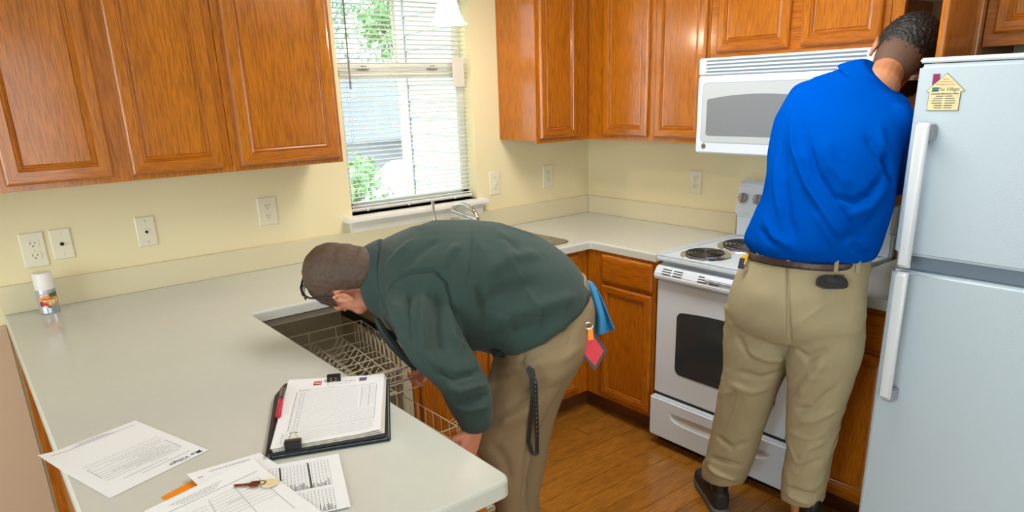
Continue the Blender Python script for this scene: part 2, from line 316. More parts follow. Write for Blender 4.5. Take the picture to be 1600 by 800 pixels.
def car(x, y, mats, label):
    c = thing('car', label, 'car', (x, y, -1))
    bd_ = [(-2.1, .3), (-2.15, .7), (-1.9, .88), (-1.1, .95), (-.5, 1.42), (.9, 1.45), (1.6, .98), (2.1, .9), (2.2, .5), (2.1, .3)]
    MB().prism([(a, b) for a, b in bd_], (x, y-.8, -1), X, Z, Y, 1.6).build('body', mats, c, bevel=.04)
    MB().prism([(-1.0, .98), (-.45, 1.36), (.82, 1.38), (1.35, 1.0)], (x, y-.815, -1), X, Z, Y, 1.63).build('window', 'car_glass', c)
    for dx in (-1.35, 1.35):
        MB().lathe([(0, 0), (.33, 0), (.33, .22), (0, .22)], (x+dx, y-.83, -.68), (0, 1, 0), 16).build('wheel', 'tyre', c)
car(4.3, 8.6, 'car_paint', 'pale silver car parked on the driveway outside the window')
car(6.9, 11.6, 'roof', 'grey car parked farther off outside the window')

# ================================================================== CABINETS
def frame_y(mb, x0, x1, z0, z1, y, openings, t=.02):      # face frame in plane y facing -y, simple slab with reveals
    mb.box(x0, x1, y, y+t, z0, z1)
ub = 1.372; ut = 2.134
# left run
def upper_y(x0, x1, doors, label):
    c = thing('wall_cabinet', label, 'cabinet', ((x0+x1)/2, 0, ub), 'oak cabinets on the walls')
    MB().box(x0, x1, -.285, -.001, ub+.012, ut).build('carcass', 'oak', c)
    MB().box(x0, x1, -.305, -.2852, ub, ut).build('face_frame', 'oak', c, bevel=.0012, seg=1)
    for a, b in doors: panel_door('door', (a, -.3052, ub+.018), X, -Y, b-a, ut-ub-.036, c)
    return c
upper_y(-3.72, -2.935, [(-3.70, -3.345), (-3.31, -2.955)], 'oak wall cabinet mostly outside the left edge of the photo')
upper_y(-2.932, -2.178, [(-2.888, -2.578), (-2.523, -2.209)], 'two-door oak wall cabinet at the far left above the outlets')
upper_y(-2.176, -1.727, [(-2.146, -1.744)], 'single-door oak wall cabinet just left of the window')
c = thing('wall_cabinet', 'oak corner wall cabinet with one door facing the camera side, right of the window', 'cabinet', (-.5, 0, ub), 'oak cabinets on the walls')
MB().box(-.666, -.001, -.285, -.001, ub+.012, ut).build('carcass', 'oak', c); MB().box(-.668, -.305, -.305, -.2852, ub, ut).build('face_frame', 'oak', c, bevel=.001, seg=1)
panel_door('door', (-.650, -.3052, ub+.022), X, -Y, .255, ut-ub-.04, c, rail=.05)
c = thing('wall_cabinet', 'two-door oak wall cabinet between the corner and the microwave', 'cabinet', (0, -.7, ub), 'oak cabinets on the walls')
MB().box(-.285, -.001, -1.055, -.287, ub+.012, ut).build('carcass', 'oak', c); MB().box(-.305, -.2852, -1.055, -.3055, ub, ut).build('face_frame', 'oak', c, bevel=.001, seg=1)
for a, b in ((-.425, -.722), (-.765, -1.045)): panel_door('door', (-.3052, a, ub+.022), -Y, -X, a-b, ut-ub-.04, c, rail=.052)
c = thing('wall_cabinet', 'short two-door oak wall cabinet above the microwave', 'cabinet', (0, -1.44, 1.74), 'oak cabinets on the walls')
MB().box(-.285, -.001, -1.816, -1.058, 1.745, ut).build('carcass', 'oak', c); MB().box(-.305, -.2852, -1.816, -1.058, 1.737, ut).build('face_frame', 'oak_y', c, bevel=.001, seg=1)
for a, b in ((-1.099, -1.435), (-1.486, -1.793)): panel_door('door', (-.3052, a, 1.759), -Y, -X, a-b, ut-1.759-.018, c, rail=.052)
c = thing('wall_cabinet', 'open oak wall cabinet the man in the blue shirt looks into', 'cabinet', (0, -1.97, ub), 'oak cabinets on the walls')
y0, y1 = -2.115, -1.818
mb = MB().box(-.285, -.001, y0, y0+.014, ub, ut).box(-.285, -.001, y1-.014, y1, ub, ut).box(-.285, -.001, y0, y1, ub, ub+.014).box(-.285, -.001, y0, y1, ut-.014, ut).box(-.012, -.001, y0, y1, ub, ut)
mb.build('carcass', 'cabinet_inside', c)
MB().box(-.305, -.2852, y0, y0+.03, ub, ut).box(-.305, -.2852, y1-.042, y1, ub, ut).box(-.305, -.2852, y0, y1, ub, ub+.038).box(-.305, -.2852, y0, y1, ut-.038, ut).build('face_frame', 'oak', c)
MB().box(-.28, -.012, y0+.015, y1-.015, 1.895, 1.912).build('shelf', 'melamine', c); MB().box(-.28, -.012, y0+.015, y1-.015, 1.62, 1.637).build('shelf', 'melamine', c)
panel_door('door', (-.60, -2.098, ub+.012), X, -Y, .295, ut-ub-.03, c, rail=.05)
c = thing('wall_cabinet', 'oak wall cabinet above the refrigerator at the right edge', 'cabinet', (0, -2.55, 1.72), 'oak cabinets on the walls')
MB().box(-.285, -.001, -3.0, -2.118, 1.722, ut).build('carcass', 'oak_dark', c); MB().box(-.305, -.2852, -3.0, -2.118, 1.716, ut).build('face_frame', 'oak_y', c, bevel=.001, seg=1)
for a, b in ((-2.148, -2.53), (-2.57, -2.95)): panel_door('door', (-.3052, a, 1.753), -Y, -X, a-b, ut-1.753-.018, c, rail=.052)

# base cabinets
def base_toe(mb, *a): mb.box(*a)
c = thing('base_cabinet', 'oak sink base cabinet behind the bending man, under the window', 'cabinet', (-1.15, 0, 0), 'oak cabinets on the floor')
MB().box(-1.655, -.90, -.59, -.001, .1, .70).build('carcass', 'oak', c); MB().box(-1.655, -.612, -.61, -.5902, .1, .875).build('face_frame', 'oak', c)
MB().box(-1.655, -.536, -.55, -.536, .0, .0995).build('toe_kick', 'oak_dark', c)
for a, b in ((-1.625, -1.29), (-1.255, -.92)): slab_front('false_front', (a, -.6102, .715), X, -Y, b-a, .14, c); panel_door('door', (a, -.6102, .125), X, -Y, b-a, .575, c)
slab_front('drawer_front', (-.885, -.6102, .715), X, -Y, .20, .14, c); panel_door('door', (-.885, -.6102, .13), X, -Y, .20, .57, c, rail=.045)
c = thing('base_cabinet', 'oak corner base cabinet with one drawer and door, left of the stove', 'cabinet', (0, -.7, 0), 'oak cabinets on the floor')
MB().box(-.59, -.001, -1.055, -.002, .1, .87).build('carcass', 'oak', c); MB().box(-.61, -.5902, -1.055, -.6115, .1, .875).build('face_frame', 'oak', c)
MB().box(-.55, -.536, -1.055, -.5505, 0, .0995).build('toe_kick', 'oak_dark', c)
slab_front('drawer_front', (-.6102, -.722, .726), -Y, -X, .318, .134, c); panel_door('door', (-.6102, -.722, .125), -Y, -X, .318, .585, c, rail=.05)
c = thing('base_cabinet', 'narrow oak base cabinet between the stove and the refrigerator', 'cabinet', (0, -1.97, 0), 'oak cabinets on the floor')
MB().box(-.59, -.001, -2.12, -1.83, .1, .875).build('carcass', 'oak', c); MB().box(-.61, -.5902, -2.12, -1.83, .1, .875).build('face_frame', 'oak_y', c)
MB().box(-.55, -.536, -2.12, -1.83, 0, .0995).build('toe_kick', 'oak_dark', c)
slab_front('drawer_front', (-.6102, -1.85, .72), -Y, -X, .25, .13, c); panel_door('door', (-.6102, -1.85, .13), -Y, -X, .25, .57, c, rail=.045)
c = thing('peninsula_base', 'oak faced base of the breakfast peninsula under the near counter', 'cabinet', (-2.6, -1, 0), 'oak cabinets on the floor')
MB().box(-2.92, -2.32, -2.05, -.62, .1, .87).build('carcass', 'oak', c); MB().box(-2.935, -2.9202, -2.05, -.006, 0, .874).build('back_panel', 'oak', c)
MB().box(-2.964, -2.9355, -.032, -.013, .0, .874).build('trim_post', 'oak', c); MB().box(-2.90, -2.38, -2.0, -.62, 0, .0995).build('toe_kick', 'oak_dark', c)
MB().box(-2.945, -2.9355, -2.05, -.05, 0, .09).build('shoe_moulding', 'oak_y', c)
MB().box(-2.36, -2.2602, -.61, -.59, .1, .87).build('filler', 'oak', c)

# worktop
def ring_off(P, d):
    n = len(P); out = []
    for i in range(n):
        a, b, c_ = Vector(P[i-1]), Vector(P[i]), Vector(P[(i+1) % n]); e1 = (b-a).normalized(); e2 = (c_-b).normalized()
        n1 = Vector((-e1.y, e1.x)); n2 = Vector((-e2.y, e2.x)); q = (n1+n2); q = q/ max(.3, q.dot(n1)) if q.length > 1e-6 else n1
        out.append((b+q*d)[:])
    return out
def corner(p, q, r_, rad, n=6):
    p, q, r_ = Vector(p), Vector(q), Vector(r_); a = q+(p-q).normalized()*rad; b = q+(r_-q).normalized()*rad
    return [((1-t)**2*a+2*t*(1-t)*q+t*t*b)[:] for t in [i/n for i in range(n+1)]]
P = [(-2.973, -.001), (-2.973, -2.112), (-2.297, -2.112), (-2.297, -.645), (-.622, -.645), (-.622, -1.056), (-.001, -1.056), (-.001, -.001)]
Q = [P[0]]+corner(P[0], P[1], P[2], .03)+corner(P[1], P[2], P[3], .03)+corner(P[2], P[3], P[4], .02)+corner(P[3], P[4], P[5], .01)+[P[5], P[6], P[7]]
wt = thing('worktop', 'cream solid-surface worktop running along both walls and out onto the peninsula', 'worktop', (-1.5, -.3, .876))
hole = rrect(.80, .46, .05, 5, -1.12, -.335)
bm = bmesh.new(); rings = [(0, .876), (0, .906), (.002, .911), (.006, .914)]; vr = []
for d, z in rings: vr.append([bm.verts.new((a, b, z)) for a, b in (ring_off(Q, d) if d else Q)])
for i in range(3):
    for k in range(len(Q)): bm.faces.new((vr[i][k], vr[i][(k+1) % len(Q)], vr[i+1][(k+1) % len(Q)], vr[i+1][k]))
for z, rr in ((.914, vr[3]), (.876, vr[0])):
    hv = [bm.verts.new((a, b, z)) for a, b in hole]
    ed = [bm.edges.get((rr[k], rr[(k+1) % len(rr)])) for k in range(len(rr))]+[bm.edges.new((hv[k], hv[(k+1) % len(hv)])) for k in range(len(hv))]
    bmesh.ops.triangle_fill(bm, use_beauty=True, edges=ed)
    if z > .9: top = hv
for k in range(len(hv)): bm.faces.new((top[k], top[(k+1) % len(hv)], hv[(k+1) % len(hv)], hv[k]))
bmesh.ops.recalc_face_normals(bm, faces=bm.faces)
me = bpy.data.meshes.new('counter_slab'); bm.to_mesh(me); bm.free(); me.materials.append(MATS['solid'])
for v in me.vertices: v.co -= LOC[wt]
o = bpy.data.objects.new('counter_slab', me); COL.objects.link(o); o.parent = wt
MB().box(-2.973, -.0, -.02, -.0005, .9142, 1.016).build('backsplash', 'solid_warm_shade', wt, bevel=.002)
MB().box(-.02, -.0005, -1.056, -.0205, .9142, 1.016).build('backsplash', 'solid_warm_shade', wt, bevel=.002)
w2 = thing('worktop', 'short cream worktop piece between the stove and the refrigerator', 'worktop', (-.3, -1.98, .876))
MB().box(-.645, -.001, -2.128, -1.828, .876, .914).build('counter_slab', 'solid', w2, bevel=.004); MB().box(-.02, -.001, -2.128, -1.828, .9142, 1.016).build('backsplash', 'solid_warm_shade', w2, bevel=.002)

# sink + faucet
sk = thing('sink', 'stainless steel double bowl sink set in the worktop under the window', 'sink', (-1.12, -.335, .914))
mb = MB(); A = rrect(.86, .52, .06, 5, -1.12, -.33)
def bowl(cx, w):
    R = [(rrect(w, .40, .06, 5, cx, -.355), .918), (rrect(w-.01, .39, .06, 5, cx, -.355), .905), (rrect(w-.03, .37, .06, 5, cx, -.355), .76), (rrect(w-.10, .30, .06, 5, cx, -.355), .745)]
    for (a, za), (b, zb) in zip(R, R[1:]): mb.add([(p[0], p[1], za) for p in a]+[(p[0], p[1], zb) for p in b], [(k, (k+1) % len(a), len(a)+(k+1) % len(a), len(a)+k) for k in range(len(a))])
    mb.add([(p[0], p[1], R[-1][1]) for p in R[-1][0]], [tuple(range(len(R[-1][0])))])
bowl(-1.31, .36); bowl(-.93, .36); mb.build('bowl', 'steel', sk, smooth=True)
bm = bmesh.new(); ed = []
for poly in (A, rrect(.36, .40, .06, 5, -1.31, -.355), rrect(.36, .40, .06, 5, -.93, -.355)):
    vs = [bm.verts.new((p[0], p[1], .918)) for p in poly]; ed += [bm.edges.new((vs[k], vs[(k+1) % len(vs)])) for k in range(len(vs))]
    if poly is A:
        lo = [bm.verts.new((p[0]+(p[0]+1.12)*.01, p[1]+(p[1]+.33)*.01, .9145)) for p in poly]
        for k in range(len(vs)): bm.faces.new((vs[k], vs[(k+1) % len(vs)], lo[(k+1) % len(vs)], lo[k]))
bmesh.ops.triangle_fill(bm, use_beauty=True, edges=ed); bmesh.ops.recalc_face_normals(bm, faces=bm.faces)
me = bpy.data.meshes.new('rim'); bm.to_mesh(me); bm.free(); me.materials.append(MATS['steel'])
for v in me.vertices: v.co -= LOC[sk]
o = bpy.data.objects.new('rim', me); COL.objects.link(o); o.parent = sk
fa = thing('faucet', 'chrome gooseneck kitchen faucet with lever in front of the window sill', 'faucet', (-1.08, -.115, .9185))
MB().lathe([(0, 0), (.028, 0), (.026, .012), (.017, .03), (.015, .06), (0, .06)], (-1.08, -.115, .9185)).build('base', 'chrome', fa, smooth=True)
pts = [(-1.08, -.115, .95), (-1.08, -.115, 1.02)]+[(-1.08, -.225-.11*math.cos(a), 1.045+.062*math.sin(a)) for a in [math.pi*i/12*.0+i*math.pi*.88/14 for i in range(15)]]
pts += [(-1.08, -.342, 1.045)]
pts = pts[:2]+pts[2:]
MB().tube(pts, .011, 12).build('spout', 'chrome', fa, smooth=True)
MB().tube([(-1.18, -.115, .9185), (-1.18, -.115, 1.03), (-1.184, -.115, 1.06), (-1.19, -.118, 1.13)], [.016, .010, .006, .009], 10).build('lever', 'chrome', fa, smooth=True)

# pendant lamp
pl = thing('pendant_lamp', 'lit white bell-shaped glass pendant lamp hanging in front of the window', 'lamp', (-1.195, -.35, H))
pr_ = [(.0, .125), (.026, .122), (.034, .112), (.045, .075), (.052, .045), (.066, .015), (.082, 0), (.080, .001), (.063, .018), (.048, .05), (.040, .08), (.028, .11), (0, .117)]
MB().lathe(pr_, (-1.195, -.35, 1.912), n=32).build('glass_shade', 'glass_shade', pl, smooth=True)
MB().lathe([(0, .2), (.012, .2), (.014, .17), (.03, .15), (.032, .118), (0, .118)], (-1.195, -.35, 1.912)).build('fitter', 'bronze', pl, smooth=True)
MB().tube([(-1.195, -.35, 2.1), (-1.195, -.35, H-.02)], .005, 8).build('stem', 'bronze', pl); MB().lathe([(0, 0), (.06, 0), (.055, .02), (0, .02)], (-1.195, -.35, H-.02)).build('canopy', 'bronze', pl)
pp = bpy.data.lights.new('bulb', 'POINT'); pp.energy = 4; pp.color = (1, .86, .66); pp.shadow_soft_size = .04; po = bpy.data.objects.new('bulb_light', pp); COL.objects.link(po); po.location = (-1.195, -.35, 1.89)

# wall plates
def plate(cx, cz, w, h, kind, label, wall='y'):
    o3 = Vector((cx, 0, cz)) if wall == 'y' else Vector((0, cx, cz)); ex = X if wall == 'y' else -Y; n = -Y if wall == 'y' else -X
    t = thing('wall_plate', label, 'outlet' if kind in ('duplex', 'gfci') else 'wall plate', o3, 'cover plates on the walls')
    mb = MB(); R = [(w, h, .0005), (w, h, .003), (w-.008, h-.008, .006)]
    vs = [[o3+ex*(a*p/2)+Z*(b*q/2)+n*d for a, b in ((-1, -1), (1, -1), (1, 1), (-1, 1))] for p, q, d in R]
    for i in range(2):
        for k in range(4): mb.add([vs[i][k], vs[i][(k+1) % 4], vs[i+1][(k+1) % 4], vs[i+1][k]], [(0, 1, 2, 3)])
    mb.add(vs[2], [(0, 1, 2, 3)]); mb.build('cover', 'plate', t)
    def P3(a, b, d): return o3+ex*a+Z*b+n*d
    def bx(mb, a, b, hw, hh, d0, d1, m=0): mb.obox(P3(a, b, (d0+d1)/2), (ex, Z, n), (hw, hh, abs(d1-d0)/2), m)
    if kind in ('duplex', 'gfci'):
        sc = h/.114
        for s in (-1, 1):
            mb = MB()
            if kind == 'duplex': mb.prism([(p[0], p[1]) for p in rrect(.034*sc, .028*sc, .012, 5, 0, s*.0195*sc)], P3(0, 0, .0055), ex, Z, n, .003)
            else: mb.prism(rrect(.033, .030, .002, 2, 0, s*.0165), P3(0, 0, .0055), ex, Z, n, .003)
            f = mb.build('socket', 'plate', t)
            m2 = MB(); bx(m2, -.0065*sc, s*.0195*sc+.004, .0011, .0045, .0084, .0090); bx(m2, .0065*sc, s*.0195*sc+.004, .0011, .0038, .0084, .0090)
            m2.lathe([(0, 0), (.0026, 0), (.0026, .0006), (0, .0006)], P3(0, s*.0195*sc-.007, .0084), n, 10); m2.build('slots', 'dark', f)
        if kind == 'gfci':
            m2 = MB(); bx(m2, 0, 0, .008, .003, .0084, .0095); m2.build('test_button', 'plate', t)
            m2 = MB(); m2.prism(rrect(.036, .070, .002, 2), P3(0, 0, .0054), ex, Z, n, .0004); m2.build('outline', 'ink_light', t)
    if kind == 'switch':
        m2 = MB(); m2.obox(P3(0, -.004, .012), (ex, (Z*.8+n*.5), n), (.005, .010, .006)); m2.build('toggle', 'plate', t, bevel=.001)
    if kind == 'coax':
        m2 = MB(); m2.lathe([(0, .009), (.003, .009), (.0045, .012), (.0045, .0), (.007, .0), (.007, -.003)], P3(0, 0, .006), n, 12); m2.build('coax_jack', 'coil', t)
    if kind == 'phone':
        m2 = MB(); bx(m2, 0, .0, .008, .010, .0055, .0085); m2.build('jack_body', 'paper_warm', t); m2 = MB(); bx(m2, 0, -.001, .005, .005, .0084, .0092); bx(m2, 0, -.006, .002, .002, .0084, .0092); m2.build('jack_hole', 'dark', t)
    if kind != 'gfci':
        for s in (-1, 1):
            m2 = MB(); q = {'duplex': 0, 'phone': .042, 'coax': .038, 'switch': .03}[kind]
            if kind == 'duplex' and s < 0: continue
            m2.lathe([(0, .0012), (.003, .001), (.0032, 0)], P3(0, s*q, .006), n, 10); m2.build('screw', 'steel', t)
plate(-2.835, 1.131, .078, .128, 'duplex', 'almond duplex outlet plate farthest left, above the spray can'); plate(-2.745, 1.140, .07, .114, 'coax', 'almond cable jack plate just right of the leftmost outlet')
plate(-2.455, 1.145, .073, .118, 'phone', 'almond telephone jack plate alone between the cable jack and the window side'); plate(-1.965, 1.163, .085, .122, 'gfci', 'almond outlet plate nearest the left side of the window')
plate(-.712, 1.158, .072, .126, 'switch', 'almond toggle switch plate right of the window'); plate(-.330, 1.158, .075, .128, 'duplex', 'almond outlet plate between the switch and the room corner')
plate(-.788, 1.150, .078, .122, 'duplex', 'almond outlet plate on the range wall left of the stove', 'x')

# ================================================================== DISHWASHER
dw = thing('dishwasher', 'open built-in dishwasher with pulled-out racks under the worktop', 'dishwasher', (-1.97, -.3, 0))
x0, x1, yb, z0, z1 = -2.255, -1.668, -.06, .11, .868
mb = MB().box(x0, x0+.02, -.60, yb, z0, z1).box(x1-.045, x1-.012, -.60, yb, z0, z1).box(x0, x1-.012, yb-.02, yb, z0, z1).box(x0, x1-.012, -.60, yb, z1-.015, z1).box(x0, x1-.012, -.60, yb, z0, z0+.03)
mb.build('tub', 'tub', dw); MB().box(x1-.045, x1, -.625, -.601, z0, z1).build('frame', 'dish_frame', dw, bevel=.002); MB().box(x0, x0+.02, -.625, -.601, z0, z1).build('frame', 'dish_frame', dw, bevel=.002)
MB().box(x0, x1, -.628, -.59, .845, .868).build('control_rim', 'control_grey', dw)
MB().box(x0+.005, x1-.03, -1.24, -.63, .12, .165).build('door', 'tub', dw, bevel=.008)
MB().box(x0, x1, -.63, -.10, .0, .105).build('base', 'dark', dw)
MB().box(x1-.053, x1-.0455, -.60, -.10, .655, .69).box(x1-.052, x1-.046, -.80, -.55, .664, .684).build('slide_rail', 'black', dw)
def rack(name, xa, xb, ya, yb_, za, zb, tilt, tines, parent):
    t = parent; q = lambda x, y, z: Vector((x, y, z-(ya-y)*tilt)); r = .0022
    mb = MB()
    for z, rr in ((zb, .003), ((za+zb)/2, r), (za, .003)): mb.tube([q(xa, ya, z), q(xb, ya, z), q(xb, yb_, z), q(xa, yb_, z), q(xa, ya, z)], rr, 6)
    for i in range(5):
        x = xa+(xb-xa)*i/4; mb.tube([q(x, ya, zb), q(x, ya, za), q(x, yb_, za), q(x, yb_, zb)], r, 6)
    for i in range(9):
        y = ya+(yb_-ya)*i/8; mb.tube([q(xa, y, zb), q(xa, y, za), q(xb, y, za), q(xb, y, zb)], r, 6)
    b = mb.build('basket', 'wire', t, smooth=True)
    return b, q
up = thing('dish_rack', 'cream wire upper dish rack pulled out over the open dishwasher', 'rack', (-1.98, -.6, .6), 'dishwasher racks')
b, q = rack('upper', -2.235, -1.755, -.375, -.865, .605, .70, .11, None, up)
mb = MB()
for row in (-2.13, -2.02, -1.90):
    for i in range(14):
        y = -.40-.034*i; s = -1 if row < -2.0 else 1
        mb.tube([q(row-.06, y, .608), q(row-.01, y, .615), q(row+.03, y, .665)], .0017, 5)
    mb.tube([q(row+.03, -.40, .665), q(row+.03, -.84, .665)], .002, 5); mb.tube([q(row-.035, -.40, .610), q(row-.035, -.84, .610)], .002, 5)
mb.build('plate_tines', 'wire', up, smooth=True)['kind'] = 'stuff'
mb = MB()
for i in range(12):
    y = -.40-.037*i
    mb.tube([q(-1.80, y, .61), q(-1.80, y, .70), q(-1.797, y-.006, .712), q(-1.793, y-.012, .70), q(-1.79, y-.012, .64)], .0018, 5)
mb.build('cup_shelf_wires', 'wire', up, smooth=True)
MB().tube([q(-2.20, -.865, .70), q(-2.12, -.89, .708), q(-1.98, -.90, .71), q(-1.84, -.89, .712), q(-1.755, -.865, .70)], .003, 8).tube([q(-2.20, -.865, .655), q(-2.1, -.888, .66), q(-1.98, -.895, .662), q(-1.85, -.89, .662), q(-1.755, -.865, .655)], .003, 8).build('handle_wire', 'grey_label', up, smooth=True)
lo = thing('dish_rack', 'cream wire lower dish rack just in front of the bending man\'s near hand', 'rack', (-1.98, -.8, .3), 'dishwasher racks')
b, q = rack('lower', -2.235, -1.735, -.60, -1.06, .285, .43, -.02, None, lo)
mb = MB()
for row in (-2.15, -2.02, -1.89):
    for i in range(12): mb.tube([q(row, -.63-.036*i, .287), q(row+.02, -.63-.036*i, .37)], .0018, 5)
for i in range(3): mb.tube([q(-1.735, -1.02-.02*i, .44), q(-1.72, -1.03-.02*i, .45), q(-1.72, -1.03-.02*i, .39)], .002, 5)
mb.build('plate_tines', 'wire', lo, smooth=True)['kind'] = 'stuff'

# ================================================================== STOVE
st = thing('stove', 'white electric coil stove with oven door and storage drawer', 'stove', (-.35, -1.443, 0))
ya, yb = -1.822, -1.078
MB().box(-.604, -.03, ya+.004, yb-.004, .04, .892).build('body', 'enamel', st)
mb = MB().box(-.648, -.02, ya, yb, .893, .919); mb.build('cooktop', 'enamel', st, bevel=.007, seg=3)
mb = MB()
for a in ((-.640, -.03, ya+.004, ya+.022), (-.640, -.03, yb-.022, yb-.004), (-.645, -.630, ya+.004, yb-.004)): mb.box(a[0], a[1], a[2], a[3], .915, .925)
mb.build('cooktop_rim', 'enamel', st, bevel=.003)
for bx_, by_, R in ((-.515, -1.245, .088), (-.245, -1.265, .105), (-.515, -1.64, .105), (-.245, -1.62, .088)):
    MB().lathe([(R+.022, .0), (R+.020, .004), (R+.008, .005), (R*.9, -.004), (R*.4, -.010), (.0, -.010)], (bx_, by_, .921), n=36).build('drip_pan', 'chrome', st, smooth=True)
    pts = [(bx_+(.018+(R-.020)*a/(4.6*2*math.pi))*math.cos(a), by_+(.018+(R-.020)*a/(4.6*2*math.pi))*math.sin(a), .931) for a in [i*4.6*2*math.pi/140 for i in range(141)]]
    b = MB().tube(pts, .0046, 6).build('coil', 'coil', st, smooth=True)
    mb = MB()
    for k in range(3): a = k*2*math.pi/3+.4; mb.obox((bx_+math.cos(a)*R/2, by_+math.sin(a)*R/2, .925), ((math.cos(a), math.sin(a), 0), (-math.sin(a), math.cos(a), 0), Z), (R/2, .002, .004))
    mb.build('coil_support', 'steel', b)
# control band / oven door
mb = MB(); mb.prism([(-.61, .876), (-.646, .872), (-.668, .838), (-.666, .818), (-.644, .808), (-.61, .808)], (0, ya+.004, 0), X, Z, Y, yb-ya-.008); band = mb.build('door_handle', 'enamel', st, bevel=.005, seg=3)
e = Vector((-.022, 0, -.034)).normalized(); nrm = Vector((-.034, 0, .022)).normalized()
for c0 in (-1.15, -1.21, -1.34, -1.40, -1.53, -1.59, -1.68, -1.74):
    for t in (.30, .58, .86): MB().obox(Vector((-.646, c0, .872))+e*(t*.04)+nrm*.0002, (Y, e, nrm), (.024, .0022, .0008)).build('vent_slot', 'dark', band)
MB().obox((-.661, -1.443, .866), (Y, Vector((-1, 0, -.9)), Vector((-.9, 0, 1))), (.09, .014, .005)).build('handle_lip', 'enamel', band, bevel=.004)
MB().box(-.638, -.605, ya+.004, yb-.004, .262, .806).build('oven_door', 'enamel', st, bevel=.006, seg=3)
w = arched(.50, .295, .03, .014)
MB().prism(w, (-.638, -1.45, .530), -Y, Z, -X, .0025).build('oven_window', 'oven_glass', st)
MB().box(-.630, -.604, ya+.01, yb-.01, .248, .262).build('door_gap', 'black', st)
dr = MB().box(-.662, -.622, ya, yb, .048, .248).build('storage_drawer', 'enamel', st, bevel=.008, seg=3)
gp = [(-.262+.524*i/24, .192+.004*(1-((-1+2*i/24))**2)) for i in range(25)]+[(.262-.524*i/24, .196-.050*max(0, 1-(1-2*i/24)**6)**.5-.004*(1-2*i/24)**2) for i in range(1, 24)]
ct_ = MB().prism(gp, (-.66, -1.452, 0), Y, Z, -X, .02); 
cv = ct_.build('tmp_cut', 'enamel')
for v in cv.data.vertices: v.co.x += .010
bo = dr.modifiers.new('b', 'BOOLEAN'); bo.operation = 'DIFFERENCE'; bo.object = cv; bo.solver = 'EXACT'; cv_off = LOC[dr]; cv.location = (0, 0, 0)
bpy.context.view_layer.update(); dme = bpy.data.meshes.new_from_object(dr.evaluated_get(bpy.context.evaluated_depsgraph_get())); dr.modifiers.clear(); dr.data = dme; bpy.data.objects.remove(cv)
mb = MB(); n = 28; vs = []
for i in range(n+1):
    a = -1+2*i/n; y = -1.452+a*.262; top = .192+.004*(1-a*a); dep = .055*(1-a**6)**.5
    bot = top-dep
    vs += [(-.6535, y, top), (-.6515, y, top-dep*.3), (-.6525, y, top-dep*.6), (-.6600, y, bot)]
mb.add(vs, [(i*4+k, i*4+k+1, i*4+k+5, i*4+k+4) for i in range(n) for k in range(3)]); mb.build('drawer_grip', 'handle_white', dr, smooth=True)
MB().box(-.60, -.03, ya+.01, yb-.01, .0, .047).build('plinth', 'black', st)
bg = MB(); bg.prism([(-.02, .915), (-.055, .915), (-.058, 1.02), (-.078, 1.03), (-.052, 1.165), (-.035, 1.185), (-.02, 1.187)], (0, ya+.002, 0), X, Z, Y, yb-ya-.004); bgo = bg.build('backguard', 'enamel', st, bevel=.008, seg=3)
nn = Vector((-.135, 0, .026)).normalized() ; nn = Vector((-.98, 0, .19)).normalized()
for y in (-1.118, -1.196, -1.68, -1.758):
    c0 = Vector((-.0645, y, 1.105))
    k = MB().lathe([(.024, 0), (.024, .006), (.021, .014), (0, .015)], c0+nn*.001, nn, 24); k.obox(c0+nn*.017, (Y, nn.cross(Y), nn), (.0065, .022, .010)); k.build('knob', 'knob', bgo, smooth=True)
    k = MB()
    for a in range(9): t = math.radians(-30+a*30); k.obox(c0+nn*.0008+(Y*math.cos(t)+nn.cross(Y)*math.sin(t))*.031, (Y, nn.cross(Y), nn), (.0016, .0016, .0006))
    k.build('dial_marks', 'ink_light', bgo)
MB().obox((-.0645, -1.44, 1.105), (Y, nn.cross(Y), nn), (.10, .03, .004)).build('clock_panel', 'micro_glass', bgo)
MB().lathe([(0, .001), (.004, .001), (.004, 0)], (-.056, ya+.001, 1.02), (0, -1, 0), 8).build('screw', 'dark', bgo)

# ================================================================== MICROWAVE
mw = thing('microwave', 'white over-the-range microwave with arched door window', 'microwave', (-.2, -1.44, 1.342))
MB().box(-.375, -.002, ya, yb+.004, 1.345, 1.735).build('body', 'enamel', mw)
MB().box(-.400, -.376, ya+.0, yb+.004, 1.342, 1.664).build('door', 'enamel', mw, bevel=.006, seg=3)
gl = MB().box(-.398, -.376, ya, yb+.004, 1.667, 1.735).build('vent_grille', 'enamel', mw, bevel=.004)
for i in range(4): MB().box(-.4, -.3975, ya+.03, yb-.035, 1.677+i*.0145, 1.683+i*.0145).build('louvre_slot', 'fridge_gap', gl)
w = rrect(.545, .245, .02, 5)
MB().prism(w, (-.4, -1.375, 1.512), -Y, Z, -X, .0012).build('door_recess', 'recess_shade', mw, bevel=.0)  # raised plate, not sunk: the recess's shade is put into its darker tone
MB().prism([(a*1.006, b*1.012) for a, b in w], (-.4, -1.375, 1.512), -Y, Z, -X, .0006).build('recess_shadow_line', 'fridge_gap', mw)
w = arched(.495, .152, .012, .018)
MB().prism(w, (-.4012, -1.375, 1.494), -Y, Z, -X, .0012).build('door_window', 'micro_glass', mw)
lg = MB().lathe([(0, .002), (.011, .002), (.0125, 0)], (-.4, -1.118, 1.372), (-1, 0, 0), 20).build('logo_disc', 'steel', mw)
lb = MB(); add_text(lb, 'GE', .012, lambda a, b: (-.4024, -1.118-a, 1.372+b), shear=.3); lb.build('logo_letters', 'dark', lg)
MB().box(-.4015, -.4, -1.80, -1.69, 1.37, 1.64).build('keypad', 'grey_label', mw)

